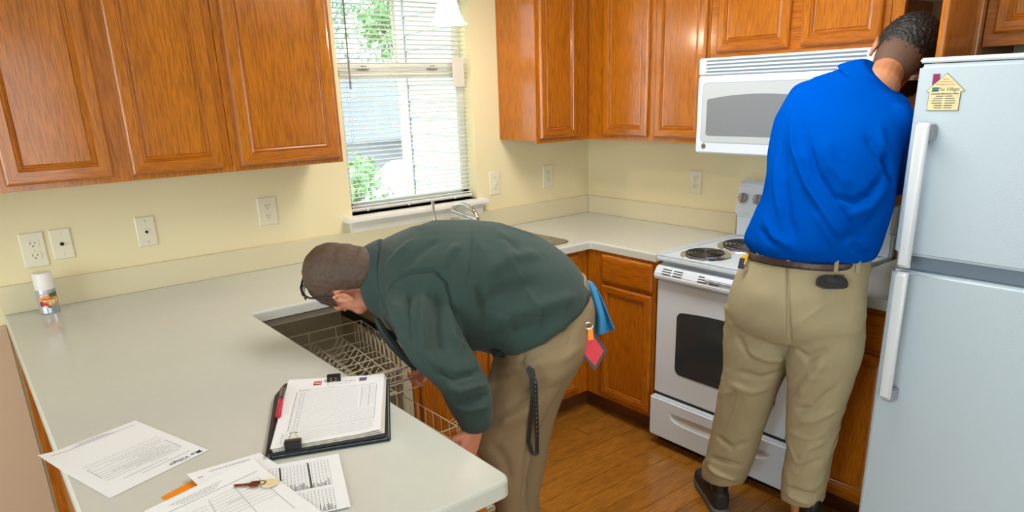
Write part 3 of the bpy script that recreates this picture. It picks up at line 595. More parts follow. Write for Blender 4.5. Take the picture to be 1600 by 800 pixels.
# ================================================================== REFRIGERATOR
fr = thing('refrigerator', 'white top-freezer refrigerator with long handles at the right edge', 'refrigerator', (-.45, -2.52, 0))
fy0, fy1 = -2.93, -2.137
MB().box(-.735, -.04, fy0+.005, fy1-.004, .02, 1.66).build('body', 'fridge_white', fr, bevel=.006)
MB().box(-.80, -.738, fy0, fy1, 1.113, 1.663).build('freezer_door', 'fridge_white', fr, bevel=.010, seg=3)
MB().box(-.80, -.738, fy0, fy1, .09, 1.066).build('fresh_food_door', 'fridge_white', fr, bevel=.010, seg=3)
MB().box(-.795, -.60, fy0, fy1, 1.666, 1.680).build('top_trim', 'handle_white', fr, bevel=.004)
MB().box(-.770, -.738, fy0+.01, fy1-.006, 1.067, 1.112).build('door_gap', 'fridge_gap', fr); MB().box(-.76, -.10, fy0+.01, fy1-.01, 0, .088).build('kick_grille', 'grey_label', fr)
def handle(za, zb_, end):
    mb = MB(); y = -2.190; pts = []
    prof = rrect(.036, .020, .008, 3)
    st_ = [(za, -.83, .6), (za, -.836, .9), (za+.01, -.846, 1), ((za+zb_)/2, -.847, 1), (zb_-.01, -.846, 1), (zb_, -.836, .9), (zb_, -.83, .6)]
    vs = []
    for z, x, k in st_: vs += [(x+b*k, y+a*k, z) for a, b in prof]
    n = len(prof); f = [(i*n+k, i*n+(k+1) % n, (i+1)*n+(k+1) % n, (i+1)*n+k) for i in range(len(st_)-1) for k in range(n)]+[tuple(range(n)), tuple(range((len(st_)-1)*n, len(st_)*n))]
    mb.add(vs, f); mb.build('door_handle', 'handle_white', fr, smooth=True)
    e = za+.02 if end < 0 else zb_-.02
    MB().box(-.842, -.80, -2.212, -2.178, e-.03, e+.015).build('handle_bracket', 'grey_label', fr, bevel=.004)
handle(1.085, 1.505, 1); handle(.655, 1.072, -1)
# magnet
mg = thing('house_magnet', 'cream house-shaped magnet with a maroon chimney on the freezer door', 'magnet', (-.8, -2.216, 1.54))
hp = [(-.040, 0), (.040, 0), (.040, .050), (.049, .052), (0, .098), (-.049, .052), (-.040, .050)]
MB().prism([(a*1.03, (b-.045)*1.03+.045) for a, b in hp], (-.8005, -2.216, 1.538), -Y, Z, -X, .0012).build('border', 'magnet_edge', mg)
MB().prism(hp, (-.8015, -2.216, 1.538), -Y, Z, -X, .0010).build('face', 'magnet_face', mg)
MB().prism([(-.036, .068), (-.019, .082), (-.019, .098), (-.036, .098)], (-.8005, -2.216, 1.538), -Y, Z, -X, .0018).build('chimney', 'magenta', mg)
fn = lambda cx, cz: (lambda a, b: (-.8027, -2.216-(cx+a), 1.538+cz+b))
mb = MB(); add_text(mb, 'The Village', .013, fn(.007, .056), 0, .3); add_text(mb, 'Community Management Offices', .0062, fn(0, .0445), 0, 0, .0002, .072)
for i, l in enumerate(('Park Townhomes', 'Independence Village', 'Pines & Meadows Village', 'Loam Orchards Village', 'Heritage Village', 'Liberty Village')): 
    w_ = [.046, .058, .064, .064, .050, .050][i]
    for s in (-1, 1): mb.obox(fn(s*w_*.26, .038-i*.0062)(0, 0), (Y, Z, X), (w_*.21, .0009, .0002))
mb.build('lettering', 'ink', mg)
mb = MB(); add_text(mb, '24 hr', .008, fn(0, .083)); add_text(mb, 'maintenance', .0068, fn(0, .0765)); add_text(mb, 'emergency service', .0065, fn(0, .0695)); mb.build('red_lettering', 'red', mg)
mb = MB(); mb.obox(fn(-.025, .0585)(0, 0), (Y, Z, X), (.0085, .0035, .0003)); mb.build('logo_block', 'teal', mg); mb = MB(); mb.obox(fn(-.025, .0525)(0, 0), (Y, Z, X), (.0085, .0018, .0003)); mb.build('logo_base', 'ink_navy', mg)

# ================================================================== THINGS ON THE PENINSULA
def sheet(name, C4, z, matn, parent=None, curl=None, n=10, t=.0003, r=None):
    """C4 = world xy of corners TL,TR,BR,BL (as printed); returns object and map(u,v,h)"""
    C4 = [Vector(c) for c in C4]
    def f(u, v, h=0):
        p = (C4[0]*(1-u)+C4[1]*u)*(1-v)+(C4[3]*(1-u)+C4[2]*u)*v
        return Vector((p.x, p.y, z+h+(curl(u, v) if curl else 0)))
    mb = MB(); vs = [f(i/n, j/n, t*k) for k in (0, 1) for j in range(n+1) for i in range(n+1)]; N = n+1; M = N*N
    fs = [(M+j*N+i, M+j*N+i+1, M+(j+1)*N+i+1, M+(j+1)*N+i) for j in range(n) for i in range(n)]+[(j*N+i, (j+1)*N+i, (j+1)*N+i+1, j*N+i+1) for j in range(n) for i in range(n)]
    for i in range(n): fs += [(i, i+1, M+i+1, M+i), (n*N+i, M+n*N+i, M+n*N+i+1, n*N+i+1), (i*N, M+i*N, M+(i+1)*N, (i+1)*N), (i*N+n, (i+1)*N+n, M+(i+1)*N+n, M+i*N+n)]
    mb.add(vs, fs); o = mb.build(name, matn, parent, smooth=True); return o, (lambda u, v, h=.0002: f(u, v, h+t))
def hline(mb, F, u0, v0, u1, v1, w=.0011, m=0, k=6):
    a = [F(u0+(u1-u0)*i/k, v0+(v1-v0)*i/k) for i in range(k+1)]; d = (a[-1]-a[0]).normalized(); s = Vector((-d.y, d.x, 0))*w/2
    mb.add([p+s for p in a]+[p-s for p in a], [(i, i+1, k+2+i, k+1+i) for i in range(k)], m)
def dashes(mb, F, u0, v, u1, w=.0016, seed=0, m=0, hgt=None):
    rs = random.Random(seed); u = u0
    while u < u1:
        l = rs.uniform(.012, .04); hline(mb, F, u, v, min(u+l, u1), v, w, m, 1); u += l+.008
def txt(mb, F, body, size, cu, cv, W_, H_, m=0, shear=0, bold=0, wmax=None):
    add_text(mb, body, size, lambda a, b: F(cu+a/W_, cv-b/H_), m, shear, bold, wmax)
ZT = .9142
# loose form at left, upside down for the camera
pa = thing('paper_form', 'loose printed form lying alone at the left, corner over the worktop edge', 'paper', (-2.85, -1.5, ZT), 'papers on the peninsula')
TLp, TRp, BRp, BLp = (-2.918, -1.663), (-2.716, -1.593), (-2.804, -1.320), (-3.004, -1.375)   # near camera edge carries the logo
# printed top edge is the one at lower right of the picture: TL(print)=BR region
cl_ = lambda u, v: .0015+.010*max(0, (v-.80)/.2)**2*max(0, (u-.0))*1.0
o, F = sheet('sheet', [(-2.716, -1.593), (-2.918, -1.663), (-3.004, -1.378), (-2.804, -1.320)], ZT, 'paper', pa, curl=lambda u, v: .0008+.006*max(0, (u-.75)/.25)**2*max(0, (v-.6)/.4))
mb = MB(); txt(mb, F, 'The Village', .017, .20, .050, .216, .285, 0, .3, .0002); mb.build('logo_lettering', 'ink_navy', pa)
mb = MB(); mb.add([F(.05, .028), F(.095, .028), F(.095, .062), F(.05, .062)], [(0, 1, 2, 3)]); mb.build('logo_block', 'ink_navy', pa)
mb = MB(); hline(mb, F, .10, .12, .60, .12); hline(mb, F, .3, .165, .75, .165)
for v in (.235, .27, .305, .345, .385, .44, .50, .55): hline(mb, F, .10, v, .86, v, .0007)
hline(mb, F, .10, .235, .10, .45, .0007); hline(mb, F, .86, .30, .86, .50, .0007); hline(mb, F, .07, .925, .93, .925, .0012)
mb.build('form_lines', 'ink', pa)
mb = MB()
for i, v in enumerate((.21, .255, .29, .325, .365, .41, .47)): dashes(mb, F, .14+.05*(i % 3), v, .45+.1*(i % 4), .0014, i)
for i in range(4): dashes(mb, F, .28+.03*i, .94+.012*i, .72-.03*i, .0012, 20+i)
mb.build('small_print', 'ink_light', pa)
# folder, sheets, chart
of = thing('folder', 'orange paper folder poking out under the loose papers', 'folder', (-2.8, -1.8, ZT), 'papers on the peninsula')
MB().add([(-2.842, -1.725, ZT+.0002), (-2.775, -1.700, ZT+.0002), (-2.70, -1.95, ZT+.0002), (-2.79, -2.0, ZT+.0002)]+[(-2.842, -1.725, ZT+.0012), (-2.775, -1.700, ZT+.0012), (-2.70, -1.95, ZT+.0012), (-2.79, -2.0, ZT+.0012)], [(0, 3, 2, 1), (4, 5, 6, 7), (0, 1, 5, 4), (1, 2, 6, 5), (2, 3, 7, 6), (3, 0, 4, 7)]).build('cover', 'orange', of)
pd = thing('paper_form', 'curled sheet edge showing between the orange folder and the top form', 'paper', (-2.7, -1.8, ZT), 'papers on the peninsula')
o, F = sheet('sheet', [(-2.785, -1.690), (-2.640, -1.690), (-2.60, -1.93), (-2.75, -1.93)], ZT+.002, 'paper', pd, curl=lambda u, v: .010*max(0, 1-v/.5)**1.5*(1-u*.6))
mb = MB(); dashes(mb, F, .25, .06, .8, .003, 3); dashes(mb, F, .08, .10, .14, .006, 4); mb.build('small_print', 'ink_light', pd)
pc = thing('paper_chart', 'sheet with two gridded bar charts beside the clipboard folio', 'paper', (-2.6, -1.9, ZT), 'papers on the peninsula')
o, F = sheet('sheet', [(-2.690, -1.735), (-2.514, -1.801), (-2.585, -2.000), (-2.765, -1.94)], ZT+.003, 'paper', pc)
mb = MB()
for v0, v1 in ((.08, .56), (.62, .98)):
    for i in range(24): hline(mb, F, .05+.82*i/23, v0, .05+.82*i/23, v1, .0005, 0, 2)
    for i in range(9): hline(mb, F, .05, v0+(v1-v0)*i/8, .87, v0+(v1-v0)*i/8, .0004, 0, 2)
mb.build('grid_lines', 'ink_light', pc)
mb = MB(); rs = random.Random(5)
for u in (.22, .37, .66): hline(mb, F, u, .08, u+.01, .56, .0035, 0, 2)
for v1 in (.56, .98):
    for i in range(60): u = .06+.8*i/59; hline(mb, F, u, v1, u, v1-rs.uniform(.01, .12), .0011, 0, 1)
mb.build('chart_bars', 'ink', pc)['kind'] = 'stuff'
pb = thing('paper_form', 'top printed form under the key, cut by the bottom edge of the photo', 'paper', (-2.75, -1.85, ZT), 'papers on the peninsula')
o, F = sheet('sheet', [(-2.662, -1.716), (-2.880, -1.775), (-2.93, -2.0), (-2.632, -1.995)], ZT+.0055, 'paper', pb, curl=lambda u, v: .006*max(0, (.3-v)/.3)**2)
o.data.name = 'sheet'
mb = MB(); hline(mb, F, .06, .16, .90, .16, .0014)
for i in range(8): hline(mb, F, .10, .24+.045*i, .52, .24+.045*i, .0005); hline(mb, F, .55, .3+.05*i, .9, .3+.05*i, .0005)
for u in (.10, .30, .52, .9): hline(mb, F, u, .24, u, .8, .0006)
hline(mb, F, .30, .40, .42, .40, .001)
mb.build('form_lines', 'ink', pb)
mb = MB()
for i in range(5): dashes(mb, F, .35+.02*i, .075+.015*i, .82-.03*i, .0012, 40+i)
mb.build('small_print', 'ink_light', pb)
ky = thing('key', 'brass door key with round cream tag lying on the top form', 'key', (-2.70, -1.80, ZT), None)
k0 = Vector((-2.7250, -1.793, ZT+.010)); k1 = Vector((-2.680, -1.823, ZT+.010)); kd = (k1-k0).normalized(); ks = Vector((-kd.y, kd.x, 0))
zb_ = ZT+.0085
poly = [(0, -.003), (.004, -.0045), (.008, -.003), (.012, -.0045), (.016, -.003), (.021, -.004), (.026, -.003), (.030, -.009), (.040, -.011), (.047, -.006), (.047, .006), (.040, .011), (.030, .009), (.026, .003), (0, .003), (-.002, 0)]
MB().prism(poly, (k0.x, k0.y, zb_), kd, ks, Z, .002).build('blade', 'brass', ky)
ck = k0+kd*.050
MB().tube([Vector((ck.x, ck.y, zb_+.003))+kd*(.008*math.cos(a))+ks*(.008*math.sin(a)) for a in [i*2*math.pi/16 for i in range(17)]], .0009, 6).build('split_ring', 'brass', ky)
ct = k0+kd*.066
MB().lathe([(0, 0), (.0155, 0), (.016, .001), (.015, .002), (0, .002)], (ct.x, ct.y, zb_), n=28).build('tag_disc', 'can_cream', ky)
# folio
fo = thing('clipboard_folio', 'open black leather folio holding a stack of forms on the peninsula', 'folio', (-2.42, -1.6, ZT))
A, B, C_, D = [Vector((a, b)) for a, b in ((-2.455, -1.368), (-2.236, -1.520), (-2.402, -1.822), (-2.634, -1.728))]
def slab4(mb, Q4, z0, z1, m=0): mb.add([(p[0], p[1], z0) for p in Q4]+[(p[0], p[1], z1) for p in Q4], [(3, 2, 1, 0), (4, 5, 6, 7)]+[(i, (i+1) % 4, 4+(i+1) % 4, 4+i) for i in range(4)], m)
mb = MB(); slab4(mb, [A, B, C_, D], ZT+.0003, ZT+.006); mb.build('back_cover', 'leather', fo, bevel=.0025)
lerp = lambda u, v: (A*(1-u)+B*u)*(1-v)+(D*(1-u)+C_*u)*v
mb = MB(); slab4(mb, [lerp(-.01, .02), lerp(.97, .02), lerp(.95, .98), lerp(.0, .99)], ZT+.008, ZT+.012); fc = mb.build('board', 'leather', fo, bevel=.0015)
mb = MB(); slab4(mb, [lerp(-.075, .22), lerp(-.01, .03), lerp(.0, .98), lerp(-.03, 1.0)], ZT+.006, ZT+.016); mb.build('folded_flap', 'leather', fo, bevel=.004)
mb = MB()
for i in range(70):
    for (p, q) in ((lerp(.985, 0.02+.96*i/70), lerp(.985, .02+.96*(i+.55)/70)), (lerp(.02+.95*i/70, .988), lerp(.02+.95*(i+.55)/70, .988)), (lerp(.02+.95*i/70, .012), lerp(.02+.95*(i+.55)/70, .012))):
        d = (q-p); s = Vector((-d.y, d.x)).normalized()*.0006; slab4(mb, [p+s, q+s, q-s, p-s], ZT+.0058, ZT+.0066)
mb.build('stitching', 'stitch', fo)['kind'] = 'stuff'
ps = thing('form_stack', 'stack of white inspection forms clipped onto the black folio', 'paper', (-2.42, -1.6, ZT+.013), 'papers on the peninsula')
for i, (du, dv) in enumerate(((.035, .02), (.02, .01), (.0, .0))):
    o, F = sheet('sheet', [lerp(.03+du*.6, .0+dv), lerp(.955+du*.5, .0+dv), lerp(.915+du, .93+dv), lerp(.005+du*.6, .955+dv*.8)], ZT+.0125+.0025*i, 'paper_warm' if i < 2 else 'paper', ps, curl=(lambda u, v, i=i: .002*max(0, u-.8)*5*(i+1)*.5))
Wp, Hp = .255, .345
mb = MB()
hline(mb, F, .13, .20, .93, .185, .0009)
for i in range(26): hline(mb, F, .12, .235+.022*i, .75 if i < 17 else .92, .225+.022*i, .0004)
for i in range(16): hline(mb, F, .78, .225+.022*i, .93, .222+.022*i, .0004)
for u in (.12, .17, .20): hline(mb, F, u, .235, u, .80, .0005)
for u in (.78, .86, .93): hline(mb, F, u, .20, u, .58, .0006)
hline(mb, F, .93, .2, .93, .80, .0006); hline(mb, F, .12, .235, .12, .80, .0009); hline(mb, F, .10, .81, .93, .79, .0007); hline(mb, F, .08, .84, .08, .96, .0006)
for i in range(5): hline(mb, F, .08, .845+.027*i, .93, .825+.027*i, .0006)
mb.build('form_lines', 'ink', ps)
mb = MB(); dashes(mb, F, .50, .085, .70, .0022, 71); dashes(mb, F, .52, .125, .66, .0016, 72); dashes(mb, F, .14, .215, .25, .0018, 73); mb.build('small_print', 'ink', ps)
fq = lambda u, v: F(u, v, .0006)
mb = MB(); mb.add([fq(.275, .065), fq(.355, .060), fq(.350, .13), fq(.270, .135)], [(0, 1, 2, 3)]); mb.build('castle_flag', 'red', ps)
fq2 = lambda u, v: F(u, v, .0010)
mb = MB()
for a, b, c, d in ((.285, .295, .085, .12), (.335, .343, .083, .118), (.305, .325, .09, .12), (.285, .343, .108, .12)): mb.add([fq2(a, c), fq2(b, c), fq2(b, d), fq2(a, d)], [(0, 1, 2, 3)])
mb.build('castle', 'paper', ps)
mb = MB(); mb.add([fq(.74, .045), fq(.82, .04), fq(.82, .068), fq(.74, .073)], [(0, 1, 2, 3)]); mb.build('round_logo_blue', 'blue', ps)
mb = MB(); mb.add([fq(.745, .080), fq(.815, .075), fq(.82, .10), fq(.74, .105)], [(0, 1, 2, 3)]); mb.build('round_logo_red', 'magenta', ps)
def clip(pos, d, label):
    d = Vector((d[0], d[1], 0)).normalized(); s = Vector((-d.y, d.x, 0)); t = thing('binder_clip', label, 'clip', pos, 'binder clips'); p = Vector(pos)
    MB().prism([(-.018, -.003), (-.018, .003), (-.014, .009), (.006, .012), (.008, -.010)], p-s*.017, -d, Z, s, .034).build('body', 'pen_black', t, bevel=.0012)
    pts = [p+d*(.017+a)+s*b+Z*(c+.001) for a, b, c in ((0, .009, .008), (.010, .004, .012), (.020, .008, .010), (.026, .003, .008), (.026, -.003, .008), (.020, -.008, .010), (.010, -.004, .012), (0, -.009, .008))]
    MB().tube(pts, .0011, 6).build('handle', 'clip_metal', t)
tc_ = lerp(.47, .035); clip((tc_.x, tc_.y, ZT+.019), (D-A), 'black binder clip at the top edge of the folio forms')
tc_ = lerp(.19, .955); clip((tc_.x, tc_.y, ZT+.019), (A-D), 'black binder clip at the bottom left edge of the folio forms')
pen = thing('pen', 'red and black pen clipped to the left side of the folio', 'pen', (-2.5, -1.45, ZT+.018))
p0 = Vector((-2.486, -1.428, ZT+.020)); p1 = Vector((-2.556, -1.580, ZT+.020)); pv = p1-p0
MB().tube([p0-pv*.02, p0, p0+pv*.40], [.004, .0065, .0065], 14).build('cap', 'pen_black', pen, smooth=True); MB().tube([p0+pv*.401, p0+pv*.95, p1], [.0062, .0062, .004], 14).build('barrel', 'pen_red', pen, smooth=True)
MB().tube([p0+pv*.02+Z*.007, p0+pv*.36+Z*.0085], .0011, 6).build('pocket_clip', 'clip_metal', pen); MB().tube([p0-pv*.03, p0+pv*.01], .0055, 10).build('end_ring', 'pen_red', pen)
# spray can
sc = thing('spray_can', 'small white-capped fruit scented spray can at the left end of the worktop', 'can', (-2.835, -.088, .9142))
cx, cy, cz, R_ = -2.836, -.088, .9142, .0325
MB().lathe([(0, 0), (R_-.002, 0), (R_, .003), (R_-.001, .006), (R_-.001, .088), (R_-.004, .093), (R_-.012, .098), (0, .10)], (cx, cy, cz), n=40).build('body', 'can_metal', sc, smooth=True)
MB().lathe([(R_-.003, .086), (R_-.001, .088), (R_-.002, .144), (R_-.005, .148), (0, .1485)], (cx, cy, cz), n=40).build('cap', 'cap', sc, smooth=True)
a0 = math.atan2(-3.058-cy, -3.031-cx)
def cyl(a, h, dr=.0003): t = a0+a/R_; return (cx+(R_-.001+dr)*math.cos(t), cy+(R_-.001+dr)*math.sin(t), cz+h)
def patch(mname, pts_fn, name, n=14):
    pass
def cpatch(name, m, a_0, a_1, h0f, h1f, dr, n=14):
    mb = MB(); vs = []
    for i in range(n+1):
        a = a_0+(a_1-a_0)*i/n; vs += [cyl(a, h0f(a), dr), cyl(a, h1f(a), dr)]
    mb.add(vs, [(2*i, 2*i+2, 2*i+3, 2*i+1) for i in range(n)]); mb.build(name, m, sc)
cpatch('label_band', 'can_orange', -.030, .040, lambda a: .028+a*.2, lambda a: .066+a*.1, .0003)
cpatch('label_green', 'green', .008, .040, lambda a: .060, lambda a: .074+a*.1, .0005)
cpatch('label_cream', 'can_cream', -.012, .036, lambda a: .034+a*.2, lambda a: .050, .0005)
ell = lambda ca, ch, ra, rh: (lambda a: ch-rh*max(0, 1-((a-ca)/ra)**2)**.5, lambda a: ch+rh*max(0, 1-((a-ca)/ra)**2)**.5)
for nm, m, ca, ch, ra, rh, dr in (('logo_oval', 'red', -.006, .0705, .0145, .0062, .0008), ('logo_oval_inner', 'cap', -.006, .0705, .0125, .0046, .0010), ('printed_plum', 'magenta', -.022, .038, .008, .010, .0007), ('printed_apple', 'red', -.008, .036, .009, .008, .0009), ('printed_peach', 'orange', -.002, .044, .006, .005, .0011), ('printed_slice', 'cap', -.012, .026, .008, .005, .0012), ('printed_leaf', 'green', .002, .026, .006, .004, .0011)):
    a, b = ell(ca, ch, ra, rh); cpatch(nm, m, ca-ra, ca+ra, a, b, dr)
mb = MB(); add_text(mb, 'Claire', .0085, lambda a, b: cyl(-.006+a, .0705+b, .0013), 0, .2); add_text(mb, 'fruit sorbet', .0080, lambda a, b: cyl(.0+a, .0555+b, .0013), 0, 0, .0003); mb.build('lettering', 'red', sc)
mb = MB()
for i in range(4): mb.add([cyl(.008, .049-.003*i, .0012), cyl(.026, .049-.003*i, .0012), cyl(.026, .0478-.003*i, .0012), cyl(.008, .0478-.003*i, .0012)], [(0, 1, 2, 3)])
mb.build('small_print', 'ink', sc)


# ================================================================== PEOPLE
def ray(u, v): return CR*((u-800)/FPX)-CU*((v-CYP)/FPX)+fw
def D3(u, v, d): return CAMP+ray(u, v)*d                      # point at distance d along the view axis
def X3(u, v, x): r = ray(u, v); return CAMP+r*((x-CAMP.x)/r.x)
def ringst(A, B, w, wd=None, e=2.0, n=28):
    """one cross-section: A,B = opposite ends, w = half thickness along wd (default: horizontal, away from the camera)"""
    A, B = Vector(A), Vector(B); c = (A+B)/2; a = (A-B)/2
    if wd is None: wd = Vector((fw.x, fw.y, 0))
    b = Vector(wd); b = (b-a*(b.dot(a)/a.dot(a))).normalized()*w; return c, a, b, e
def loftm(mb, st, sub=5, n=26, scale=1, m=0):
    K = len(st); R = []
    def cat(p0, p1, p2, p3, t): return .5*((2*p1)+(p2-p0)*t+(2*p0-5*p1+4*p2-p3)*t*t+(3*p1-p0-3*p2+p3)*t**3)
    L_ = []
    for i in range(K-1):
        q = [st[max(i-1, 0)], st[i], st[i+1], st[min(i+2, K-1)]]
        for s in range(sub): t = s/sub; L_.append([cat(*[z[k] for z in q], t) for k in range(4)])
    L_.append(list(st[-1])); vs = []
    for c, a, b, e in L_:
        for k in range(n):
            t = 2*math.pi*k/n; cx_, sx_ = math.cos(t), math.sin(t); ee = 2/e
            vs.append(c+a*scale*(math.copysign(abs(cx_)**ee, cx_))+b*scale*(math.copysign(abs(sx_)**ee, sx_)))
    M = len(L_); mb.add(vs, [(i*n+k, i*n+(k+1) % n, (i+1)*n+(k+1) % n, (i+1)*n+k) for i in range(M-1) for k in range(n)], m)
    n0 = len(mb.v); mb.add([L_[0][0], L_[-1][0]], []); base = n0-M*n
    for k in range(n): mb.f.append((n0, base+(k+1) % n, base+k)); mb.f.append((n0+1, base+(M-1)*n+k, base+(M-1)*n+(k+1) % n)); mb.m += [m, m]
def capsule(mb, pts, rad, n=14, flat=None):
    """tapered limb through points with rounded ends"""
    pts = [Vector(p) for p in pts]; P_, R_ = [], []
    d = (pts[1]-pts[0]).normalized(); 
    for k in (1, .8, .45): P_.append(pts[0]-d*rad[0]*k*.9); R_.append(rad[0]*math.sqrt(max(.02, 1-k*k)))
    P_ += pts; R_ += rad; d = (pts[-1]-pts[-2]).normalized()
    for k in (.45, .8, 1): P_.append(pts[-1]+d*rad[-1]*k*.9); R_.append(rad[-1]*math.sqrt(max(.02, 1-k*k)))
    mb.tube(P_, R_, n)
def ellips(mb, c, ax, r, nu=20, nv=12):
    c = Vector(c); ax = [Vector(a) for a in ax]; vs = []
    for j in range(nv+1):
        t = math.pi*j/nv
        vs += [c+ax[0]*(r[0]*math.sin(t)*math.cos(2*math.pi*i/nu))+ax[1]*(r[1]*math.sin(t)*math.sin(2*math.pi*i/nu))+ax[2]*(r[2]*math.cos(t)) for i in range(nu)]
    mb.add(vs, [(j*nu+i, (j+1)*nu+i, (j+1)*nu+(i+1) % nu, j*nu+(i+1) % nu) for j in range(nv) for i in range(nu)])
def remesh(mb, voxel, smooth=6, fac=.5):
    me = bpy.data.meshes.new('tmp'); me.from_pydata([tuple(p) for p in mb.v], [], mb.f)
    bm = bmesh.new(); bm.from_mesh(me); bmesh.ops.remove_doubles(bm, verts=bm.verts, dist=1e-5); bmesh.ops.recalc_face_normals(bm, faces=bm.faces); bm.to_mesh(me); bm.free()
    o = bpy.data.objects.new('tmp', me); COL.objects.link(o)
    r = o.modifiers.new('r', 'REMESH'); r.mode = 'VOXEL'; r.voxel_size = voxel
    if smooth: s = o.modifiers.new('s', 'SMOOTH'); s.factor = fac; s.iterations = smooth
    dg = bpy.context.evaluated_depsgraph_get(); out = bpy.data.meshes.new_from_object(o.evaluated_get(dg))
    bpy.data.objects.remove(o); return out
def getv(me): a = np.empty(len(me.vertices)*3); me.vertices.foreach_get('co', a); return a.reshape(-1, 3)
def getn(me): a = np.empty(len(me.vertices)*3); me.vertices.foreach_get('normal', a); return a.reshape(-1, 3)
def setv(me, a): me.vertices.foreach_set('co', a.ravel()); me.update()
def seg_dist(P, a, b):
    ab = b-a; t = np.clip(((P-a)@ab)/max(1e-9, ab@ab), 0, 1); q = a+t[:, None]*ab; return np.linalg.norm(P-q, axis=1), t
def folds(me, lines):
    """press or raise soft folds: each is (polyline of surface points, width, height), fading to its ends"""
    P_ = getv(me); N_ = getn(me); disp = np.zeros(len(P_))
    for pts, w, h in lines:
        pts = [np.array(p) for p in pts]; n = len(pts)-1; best = np.full(len(P_), 1e9); tt = np.zeros(len(P_))
        for i in range(n):
            d, t = seg_dist(P_, pts[i], pts[i+1]); k = d < best; best[k] = d[k]; tt[k] = (i+t[k])/n
        fade = np.clip(np.minimum(tt, 1-tt)*5, .15, 1); disp += h*np.exp(-(best/w)**2)*fade
    setv(me, P_+N_*disp[:, None])
def surf(me, pix):
    """where sight lines through the given points meet the cloth, as 3-D points on it"""
    bv = BVHTree.FromPolygons([v.co for v in me.vertices], [tuple(p.vertices) for p in me.polygons]); out = []
    for u, v in pix:
        h = bv.ray_cast(CAMP, ray(u, v).normalized())
        if h[0] is not None: out.append(tuple(h[0]))
    return out
def foldpx(me, items, k_=1.3):
    L_ = []
    for pix, w, h in items:
        q = []
        for (a, b), (c, d) in zip(pix, pix[1:]): q += [(a+(c-a)*k/3, b+(d-b)*k/3) for k in range(3)]
        p = surf(me, q+[pix[-1]])
        if len(p) > 1: L_.append((p, w*.92, h*k_))
    folds(me, L_)
def wob(me, amp, sc, seed=0, stretch=(1, 1, 1)):
    P_ = getv(me); N_ = getn(me); from mathutils import noise
    d = np.array([noise.noise(Vector((p[0]*sc*stretch[0]+seed, p[1]*sc*stretch[1], p[2]*sc*stretch[2]))) for p in P_]); setv(me, P_+N_*(d*amp)[:, None])
def crease(me, amp, sc, along, ratio=.3, seed=0):
    """sharp-backed cloth creases running along a direction"""
    from mathutils import noise
    P_ = getv(me); N_ = getn(me); a = np.array(Vector(along).normalized()); Q = P_-np.outer(P_@a, a)*(1-ratio); Q = Q*sc+seed
    d = np.array([noise.noise(Vector(q)) for q in Q]); e_ = np.array([noise.noise(Vector(q*.5+9)) for q in Q])
    r = (1-np.abs(d)*2.6); r = np.clip(r, -.4, 1); r = r*np.abs(r); m_ = np.clip(.5+e_*1.6, 0, 1)
    setv(me, P_+N_*(r*amp*m_)[:, None])
def putmesh(name, me, mname, parent, label=None):
    me.name = name; me.materials.clear(); me.materials.append(MATS[mname]); off = LOC[parent]
    P_ = getv(me)-np.array(off); setv(me, P_); me.shade_smooth()
    o = bpy.data.objects.new(name, me); COL.objects.link(o); o.parent = parent; LOC[o] = off
    if label: o['label'] = label
    return o
def joinme(ms):
    bm = bmesh.new()
    for m_ in ms: bm.from_mesh(m_)
    out = bpy.data.meshes.new('j'); bm.to_mesh(out); bm.free(); return out
def head(origin, left, fwd, up, s=1.0):
    """continuous head: cranium, brow, cheeks, nose, lips, jaw, ears, neck stub; local X=left, Y=forward, Z=up"""
    o = Vector(origin); ax = (Vector(left), Vector(fwd), Vector(up)); q = lambda x, y, z: o+(ax[0]*x+ax[1]*y+ax[2]*z)*s
    mb = MB(); e = lambda c, r, **k: ellips(mb, q(*c), ax, [t*s for t in r], **k)
    e((0, -.012, .042), (.076, .096, .086)); e((0, .040, -.012), (.064, .056, .080)); e((0, .050, -.068), (.046, .044, .045)); e((0, .074, -.100), (.022, .020, .020))
    e((0, .058, .035), (.060, .036, .030)); e((0, .082, .022), (.048, .014, .010))
    for t in (-1, 1): e((t*.040, .062, -.025), (.022, .026, .024)); e((t*.042, .03, -.075), (.022, .040, .028))
    capsule(mb, [q(0, .088, .016), q(0, .108, -.018)], [.007*s, .012*s]); e((0, .098, -.022), (.017, .012, .010))
    e((0, .090, -.058), (.024, .010, .006)); e((0, .088, -.068), (.021, .010, .007))
    for t in (-1, 1):
        capsule(mb, [q(t*.077, -.006, -.028), q(t*.084, .000, -.008), q(t*.089, -.006, .014), q(t*.090, -.020, .024), q(t*.088, -.028, .010), q(t*.080, -.018, -.014), q(t*.077, -.006, -.028)], [.0055*s, .0045*s, .0045*s, .005*s, .005*s, .005*s, .006*s], 8)
        e((t*.078, -.012, .0), (.006, .018, .024))
    return mb, q
